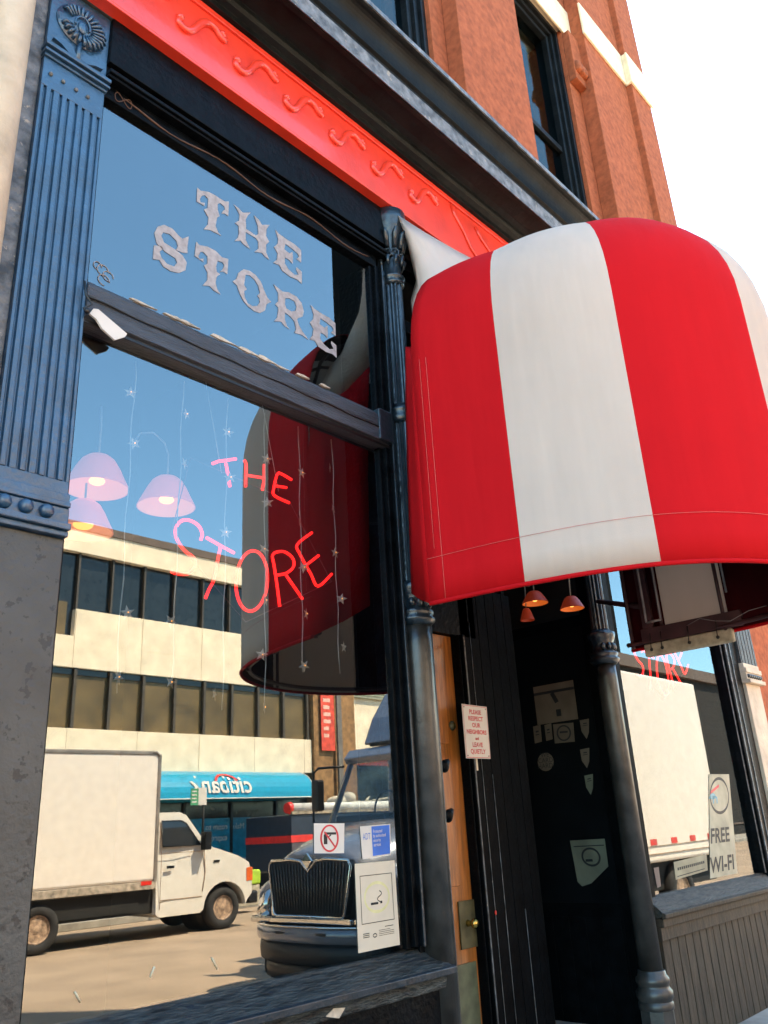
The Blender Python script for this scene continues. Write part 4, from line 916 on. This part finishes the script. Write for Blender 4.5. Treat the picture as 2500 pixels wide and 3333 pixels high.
b = MB(); b.tube([(0, 0, 0), (.05, 0, 1.6), (0, .05, 2.6), (.1, 0, 4.2)], [.12, .10, .08, .03], 9)
for a in range(5): b.tube([(0, 0, 2.2 + a*.25), (.8*math.cos(a*1.4), .8*math.sin(a*1.4), 3.2 + a*.3)], [.05, .015], 6)
b.build('trunk', M_bark, TR)
b = MB(); random.seed(5)
cl = [(random.gauss(0, .7), random.gauss(0, .7), 3.4 + random.gauss(0, .6)) for _ in range(26)]
for k in range(2600):
    c = random.choice(cl); p = Vector((c[0] + random.gauss(0, .24), c[1] + random.gauss(0, .24), c[2] + random.gauss(0, .2)))
    d1 = Vector((random.gauss(0, 1), random.gauss(0, 1), random.gauss(0, 1))).normalized(); d2 = d1.cross(Vector((random.random(), random.random(), random.random() + .1))).normalized(); s_ = random.uniform(.05, .09)
    n = b.add([p - d1*s_, p + d2*s_*.5, p + d1*s_, p - d2*s_*.5]); b.face((n, n+1, n+2, n+3))
b.build('crown', M_leaf, TR)

# parking sign
PS = thing('parking_sign', 'green and white parking sign on a thin pole in front of the bank', 'sign', loc=(12.40, -14.5, -.02))
b = MB(); b.tube([(.18, -.03, 0), (.18, -.03, 2.75)], .03, 8); b.build('pole', M_cove, PS)
b = MB(); b.box(-.22, .0, 0, .012, 2.36, 2.74); b.build('green_panel', M_pgreen, PS); b = MB(); b.box(.003, .24, 0, .012, 2.36, 2.76); b.build('white_panel', M_paperw, PS)
b = MB()
for k in range(4): b.box(-.19, -.05, .0125, .015, 2.66 - k*.08, 2.69 - k*.08)
b.build('sign_print', M_paperw, PS)

# ---------------- wheels ----------------
def wheel(name, parent, x, y, z, r, wd, out=1, rim=None):
    Mx = Matrix.Rotation(R(-90 * out), 4, 'X')
    b = MB(); b.lathe([(r*.55, -wd/2), (r*.90, -wd/2), (r, -wd*.3), (r, wd*.3), (r*.92, wd/2), (r*.60, wd/2), (r*.56, wd*.35)], 0, 0, 0, 28, M=Mx); w_ = b.build(name, M_tyre, parent); w_.location = (x, y, z)
    b = MB(); b.lathe([(r*.57, wd*.36), (r*.60, wd*.45), (r*.52, wd*.42), (r*.45, wd*.15), (r*.30, wd*.12), (r*.24, wd*.34), (r*.14, wd*.38), (.001, wd*.38)], 0, 0, 0, 24, M=Mx); b.build('rim', rim or M_rim, w_)
    b = MB()
    for k in range(5):
        a = k * 2*math.pi/5; q = Mx @ Vector((r*.37*math.cos(a), r*.37*math.sin(a), wd*.14)); b.ball(tuple(q), r*.085, 8)
    b.build('rim_hole', M_grb, w_); return w_

# ---------------- white box truck ----------------
BT = thing('box_truck', 'white box truck driving on the far side of the road in front of the bank', 'truck', loc=(7.5, -12.10, -.15))
BT.rotation_euler.z = R(3.5)
b = MB(); b.box(-3.0, 2.20, -2.3, 0, 1.02, 3.44); bx = b.build('cargo_box', M_tbox, BT, bevel=.05)
b = MB(); b.box(-3.02, 2.12, -.01, .015, 3.36, 3.44); b.box(2.14, 2.215, -2.31, .015, 1.0, 3.38); b.tube([(2.0, .0, 3.42), (2.10, .0, 3.41), (2.17, .0, 3.34)], .035, 8); b.build('box_trim', pm('aluminium_trim', (.30, .25, .21), .4, metal=.4), bx, bevel=.01)
b = MB(); b.box(-3.02, 2.2, -.02, .012, .88, 1.02); b.build('side_rail', pm('dirty_rail', (.42, .34, .26), .6, var=.3, scale=10), bx, bevel=.008)
b = MB(); b.box(1.88, 2.1, .012, .018, .96, 1.03); b.build('red_reflector', M_lens, bx)
b = MB(); b.box(-3.0, 2.2, -2.1, -.12, .45, .90); b.box(-2.3, 1.9, -.35, -.10, .5, .88); b.build('chassis', M_under, BT)
# cab: side profile extruded with tumblehome
cp = [(2.22, .42), (2.22, 2.26), (2.75, 2.26), (2.90, 2.20), (3.36, 1.60), (4.10, 1.36), (4.36, 1.22), (4.44, 1.02), (4.44, .62), (4.32, .50), (4.22, .48)]
wc = (3.78, .42); arch = [(wc[0] + .50*math.cos(a), wc[1] + .47*math.sin(a)) for a in [math.pi*k/12 for k in range(0, 13)]]
prof = cp[:10] + [(4.30, .45)] + arch + [(3.2, .36), (2.3, .36)]
b = MB(); b.prism(prof, 1, -2.05, 0)
for i, v in enumerate(b.v):
    if v[2] > 1.45:
        k = (v[2] - 1.45) * .16; b.v[i] = (v[0], v[1] - k if v[1] > -1 else v[1] + k, v[2])
cab = b.build('cab_body', M_tvan, BT, bevel=.05)
b = MB(); win = [(2.33, 1.62), (2.33, 2.10), (2.76, 2.10), (2.88, 2.04), (3.20, 1.62)]
def tumble(x, z): return -(max(0, z - 1.45) * .16) + .006
n = b.add([(x, tumble(x, z), z) for x, z in win]); b.face(list(range(n, n + len(win)))); b.build('side_window', M_carglass, cab, solid=.01)
b = MB(); b.tube([(x, tumble(x, z) + .004, z) for x, z in win], .014, 6, closed=True); b.build('window_seal', M_grb, cab)
b = MB(); n = b.add([(2.98, -.18, 2.14), (3.40, -.06, 1.60), (3.40, -1.99, 1.60), (2.98, -1.87, 2.14)]); b.face((n, n+1, n+2, n+3)); b.build('windscreen', M_carglass, cab, solid=.01)
b = MB(); b.tube([(2.30, .004, .50), (2.30, .004, 1.45), (2.28, -.1, 2.15)], .006, 5); b.tube([(3.24, .004, .75), (3.30, .004, 1.10), (3.26, .004, 1.56)], .010, 5); b.tube([(2.3, .004, .66), (3.24, .004, .66)], .008, 5); b.tube([(2.3, .004, 1.50), (3.26, .004, 1.50)], .006, 5); b.build('door_gap', M_rim, cab)
b = MB(); b.box(2.42, 2.58, .0, .02, 1.22, 1.27); b.build('door_handle', M_grb, cab)
b = MB(); b.box(4.30, 4.455, -.12, .012, .86, 1.12); b.build('indicator', M_amber, cab, bevel=.01)
b = MB(); b.box(4.43, 4.46, -.42, -.14, .86, 1.10); b.build('headlight', M_chrome, cab, bevel=.01)
b = MB(); b.box(3.5, 3.64, .0, .008, 1.27, 1.31); b.build('fender_badge', M_grb, cab)
b = MB(); b.box(4.38, 4.62, -2.0, -.02, .42, .66); b.build('front_bumper', M_grb, cab, bevel=.04)
b = MB(); b.box(3.16, 3.30, .03, .22, 1.52, 1.86); b.tube([(3.2, -.02, 1.58), (3.23, .1, 1.6)], .02, 6); b.build('door_mirror', M_grb, cab, bevel=.04)
b = MB(); b.lathe([(.001, -.30), (.47, -.30), (.50, -.32), (.50, -.9)], wc[0], -.03, .42, 24, M=Matrix.Rotation(R(-90), 4, 'X')); b.build('wheel_well', M_under, cab)
for (x, y) in ((3.78, -.17), (-.02, -.17), (3.78, -1.95), (-.02, -1.95)): wheel('wheel', BT, x, y, .40, .40, .24, 1 if y > -1 else -1)

# ---------------- slate conventional truck ----------------
HT_ = thing('delivery_truck', 'slate blue bonneted truck with black grille parked at the near kerb', 'truck', loc=(7.1, -4.6, -.15))
b = MB(); b.smooth = True
def sect(x, hw, ztop, zbot, n=24, ex=4.2):
    out = []
    for k in range(n + 1):
        a = math.pi * k / n; c, s_ = math.cos(a), math.sin(a)
        out.append((x, hw * math.copysign(abs(c)**(2/ex), c), zbot + (ztop - zbot) * abs(s_)**(2/ex)))
    return out
b.grid([sect(.05, .70, 1.40, .78), sect(.0, .72, 1.46, .78), sect(.10, .78, 1.54, .78), sect(.40, .86, 1.66, .7), sect(.8, .93, 1.76, .7), sect(1.2, .98, 1.84, .7)])
hood = b.build('bonnet', M_tgrey, HT_)
for s_ in (-1, 1):
    b = MB(); b.smooth = True
    rows = []
    for x, yo, zt in ((.02, 1.02, 1.02), (.10, 1.10, 1.15), (.35, 1.15, 1.27), (.75, 1.16, 1.30), (1.1, 1.15, 1.22), (1.3, 1.14, 1.0)):
        rows.append([(x, s_*.62, zt + .1), (x, s_*.80, zt + .06), (x, s_*.95, zt + .03), (x, s_*(yo - .03), zt - .03), (x, s_*yo, zt - .14), (x, s_*yo, .70 if x < .3 else .92)])
    b.grid(rows); fd = b.build('fender', M_tgrey, hood, solid=.02)
    b = MB(); b.smooth = True; b.grid([[(.0, s_*.76, 1.12), (-.02, s_*.88, 1.06), (.03, s_*1.02, .98), (.14, s_*1.10, .93)], [(-.02, s_*.76, .96), (-.05, s_*.88, .92), (.0, s_*1.03, .86), (.12, s_*1.11, .83)], [(.0, s_*.76, .82), (-.02, s_*.88, .80), (.03, s_*1.02, .77), (.14, s_*1.10, .76)]]); b.build('headlight', M_chrome, fd, solid=.02)
# grille: tapered outline with V notch
go = [(-.665, 1.43), (-.30, 1.44), (-.13, 1.42), (0, 1.31), (.13, 1.42), (.30, 1.44), (.665, 1.42), (.70, 1.36), (.58, .86), (.54, .83), (-.56, .83), (-.62, .86), (-.70, 1.36)]
b = MB(); b.prism([(y, z) for y, z in go], 0, -.075, .02); gr = b.build('grille', M_grb, HT_)
b = MB(); b.tube([(-.08, y, z) for y, z in go], .017, 6, closed=True); b.build('grille_surround', M_chrome, gr)
b = MB()
for k in range(25):
    f = (k - 12) / 12; yt = f * .66; yb_ = f * .56; zt = 1.41 if abs(yt) > .14 else 1.31 + abs(yt) / .14 * .10
    b.tube([(-.082, yb_, .85), (-.082, yt, zt)], .0075 if k != 12 else .011, 5)
b.build('grille_bars', pm('dark_chrome', (.16, .15, .14), .25, metal=.8), gr)
b = MB(); b.lathe([(.001, -.02), (.085, -.015), (.085, .01), (.06, .02), (.001, .02)], -.09, 0, 1.42, 4, M=Matrix.Rotation(R(90), 4, 'Y') , smooth=False); b.build('diamond_badge', M_chrome, gr)
b = MB(); b.box(-.10, .05, -.70, .70, .745, .825); b.box(-.07, .04, -1.08, -.70, .75, .82); b.box(-.07, .04, .70, 1.08, .75, .82); b.build('chrome_strip', M_chrome, HT_, bevel=.02)
def bump(z0, z1, out, m, nm):
    b = MB(); b.smooth = True; rows = []
    for z, d in ((z0, .03), (z0 + .012, .003), ((z0+z1)/2, -.006), (z1 - .012, .0), (z1, .03)):
        rows.append([(out + d + (abs(y)**3) * .22, y, z) for y in [-1.16 + 2.32*k/20 for k in range(21)]])
    rows = [r for r in rows]; b.grid(rows); return b.build(nm, m, HT_, solid=.03)
bp_ = bump(.58, .735, -.22, M_tgrey, 'bumper'); bump(.36, .555, -.17, pm('black_bumper_plastic', (.008, .008, .009), .5), 'lower_bumper'); bump(.17, .352, -.10, M_grb, 'air_dam')
b = MB(); b.box(-.235, -.215, -.42, .42, .655, .69); b.build('bumper_slot', M_grb, bp_, bevel=.008)
b = MB(); b.box(.05, 2.5, -.95, .95, .2, .75); b.build('engine_bay', M_under, HT_)
b = MB(); b.tube([(-.24 + (abs(y)**3) * .22, y, .742) for y in [-1.12 + 2.24*k/20 for k in range(21)]], .012, 6); b.build('bumper_top_edge', M_chrome, bp_)
# cab
b = MB(); WB, WT = 1.0, .92
# lower cab body, pillars and roof as separate solids in one shell
b.box(1.2, 2.6, -1.02, 1.02, .55, 1.83)
def quadbox(p, q, r_): b.tube([p, q], r_, 8)
for s_ in (-1, 1):
    b.tube([(1.22, s_*.97, 1.80), (1.60, s_*.91, 2.62)], .045, 8); b.tube([(2.5, s_*.98, 1.8), (2.5, s_*.93, 2.62)], .07, 8)
b.prism([(1.55, 2.60), (1.50, 2.68), (1.62, 2.80), (2.0, 2.86), (2.6, 2.86), (2.6, 2.60)], 1, -.97, .97)
b.box(2.55, 2.6, -.98, .98, 1.8, 2.6)
cb = b.build('cab', M_tgrey, HT_, bevel=.03)
b = MB(); n = b.add([(1.20, -.95, 1.84), (1.20, .95, 1.84), (1.575, .89, 2.62), (1.575, -.89, 2.62)]); b.face((n, n+1, n+2, n+3)); b.build('windscreen', glass('truck_glass', .10, tint=(.75, .78, .76)), cb)
b = MB(); b.tube([(1.19, -.97, 1.83), (1.58, -.90, 2.63)], .016, 6); b.tube([(1.19, .97, 1.83), (1.58, .90, 2.63)], .016, 6); b.build('pillar_trim', pm('cream_seal', (.45, .40, .28), .6), cb)
b = MB(); b.box(1.25, 1.6, -.9, .9, 1.8, 1.92); b.build('dashboard', M_grb, cb, bevel=.03)
b = MB(); b.tube([(1.75 + .10*math.sin(a*math.pi/8)*.6, -.42 + .2*math.cos(a*math.pi/8), 2.02 + .2*math.sin(a*math.pi/8)) for a in range(16)], .014, 6, closed=True); b.build('steering_wheel', M_grb, cb)
b = MB()
for y in (-.45, .45): b.box(2.1, 2.25, y - .24, y + .24, 1.75, 2.38); b.box(2.12, 2.2, y - .12, y + .12, 2.38, 2.55)
b.build('seat', M_rim, cb, bevel=.05)
b = MB(); b.prism([(1.75, 2.87), (1.95, 3.25), (2.25, 3.62), (2.55, 3.80), (2.62, 3.80), (2.62, 2.87)], 1, -.80, .80); b.build('roof_fairing', M_tgrey, HT_, bevel=.10)
b = MB(); b.box(1.62, 1.70, -.55, .55, 2.82, 2.87); b.build('sun_visor', M_grb, HT_, bevel=.01)
for s_ in (-1, 1):
    b = MB(); b.tube([(1.5, s_*.95, 2.58), (1.32, s_*1.30, 2.58), (1.30, s_*1.38, 2.52), (1.28, s_*1.38, 1.85), (1.30, s_*1.30, 1.80), (1.3, s_*1.02, 1.82)], .018, 7); mr = b.build('mirror_bracket', M_grb, HT_)
    b = MB(); b.box(1.22, 1.36, s_*1.22, s_*1.36, 2.0, 2.42); b.build('mirror', M_grb, mr, bevel=.03)
b = MB(); b.box(2.62, 2.75, -.9, .9, .6, 3.4); b.build('cab_gap', M_under, HT_)
b = MB(); b.box(2.78, 9.1, -1.22, 1.20, .98, 4.05); cbx = b.build('cargo_box', M_tbox, HT_, bevel=.04)
b = MB(); b.box(2.78, 9.1, 1.202, 1.215, 1.10, 1.115); b.box(2.78, 9.1, 1.202, 1.212, 1.22, 1.23); b.build('rail_line', M_rim, cbx)
for k in range(8):
    b = MB(); b.box(3.2 + k*.75, 3.42 + k*.75, 1.201, 1.207, 1.24, 1.33); b.build('red_reflector', M_lens, cbx)
b = MB(); b.box(2.8, 9.0, -1.0, 1.0, .55, .97); b.build('chassis', M_under, HT_)
for (x, y) in ((.72, .98), (.72, -.98), (7.3, 1.0), (7.3, -1.0)): wheel('wheel', HT_, x, y, .47, .47, .26, 1 if y > 0 else -1)

# ---------------- navy flatbed + pipe, small things at far kerb ----------------
fp = at(800, 2700, 1, -17.2, True)
FL = thing('navy_dump_truck', 'navy truck body with a red side stripe standing before the bank', 'truck', loc=(fp.x, -15.2, -.15))
b = MB(); b.box(0, 7, -2.0, 0, .75, 2.22); dk = b.build('body', M_navy, FL, bevel=.03)
b = MB(); b.box(-.012, 7, .001, .012, 1.50, 1.68); b.box(-.012, -.001, -2, 0.0, 1.5, 1.68); b.build('red_stripe', M_lens, dk)
b = MB(); b.box(0.02, 7, .001, .012, 1.30, 1.48); b.build('grey_stripe', pm('dull_stripe', (.09, .07, .08), .6), dk)
b = MB(); b.box(0, 7, -2.0, .06, .75, .80); b.box(0, 7, -.04, .04, 2.22, 2.30); b.build('body_edge', pm('rusty_edge', (.30, .24, .17), .8, var=.3, scale=12), dk)
for x in (.12, .55, .72):
    b = MB(); b.ball((x, .0, .95), .05, 8); b.build('tail_light', M_lens, dk)
wheel('wheel', FL, 1.2, -.15, .45, .45, .25); wheel('wheel', FL, 5.6, -.15, .45, .45, .25)
b = MB(); b.box(0, 6.8, -1.8, -.3, .4, .74); b.build('chassis', M_under, FL)
pp = at(975, 2628, 1, -14.9, True)
b = MB(); b.tube([(pp.x, -15.3, pp.z), (pp.x + 6, -15.3, pp.z)], .13, 14); pi_ = tag(b.build('white_pipe', M_tent), 'long white pipe lying above the navy truck body', 'pipe')
b = MB(); b.tube([(pp.x - .12, -15.3, pp.z), (pp.x - .001, -15.3, pp.z)], [.14, .17], 12); b.build('red_end_cap', M_lens, pi_)
b = MB(); b.box(pp.x + .2, pp.x + .3, -15.4, -15.2, 2.16, pp.z - .13); b.box(pp.x + 4.2, pp.x + 4.3, -15.4, -15.2, 2.16, pp.z - .13); b.build('pipe_stand', M_rim, pi_)
random.seed(11)
DB = thing('timber_load', 'heap of weathered timber and sacks on the navy truck body', 'load', loc=(fp.x + .6, -15.9, 2.16))
b = MB()
for k in range(16): x = random.uniform(0, 2.6); b.tube([(x, random.uniform(-.4, .5), .02 + .02*k % .2), (x + random.uniform(1, 2.4), random.uniform(-.4, .5), .08 + x*.12)], .035, 5)
b.build('timber', pm('weathered_timber', (.42, .36, .27), .9, var=.3, scale=8), DB)
b = MB()
for k in range(7): b.ball((random.uniform(1.6, 2.6), random.uniform(-.2, .5), .2 + random.uniform(0, .15)), .22, 8, (1, 1, .8))
b.build('sacks', M_paper, DB)
lp_ = at(822, 2868, 1, -14.2, True)
LB = thing('lime_street_box', 'lime green street box on the kerb behind the white truck', 'street box', loc=(lp_.x, -14.6, -.15))
b = MB(); b.box(-.35, .35, -.3, .3, .62, .95); b.build('lime_lid', M_lime, LB, bevel=.04)
b = MB(); b.box(-.33, .33, -.28, .28, .15, .61); b.build('tan_body', M_rail, LB, bevel=.02)
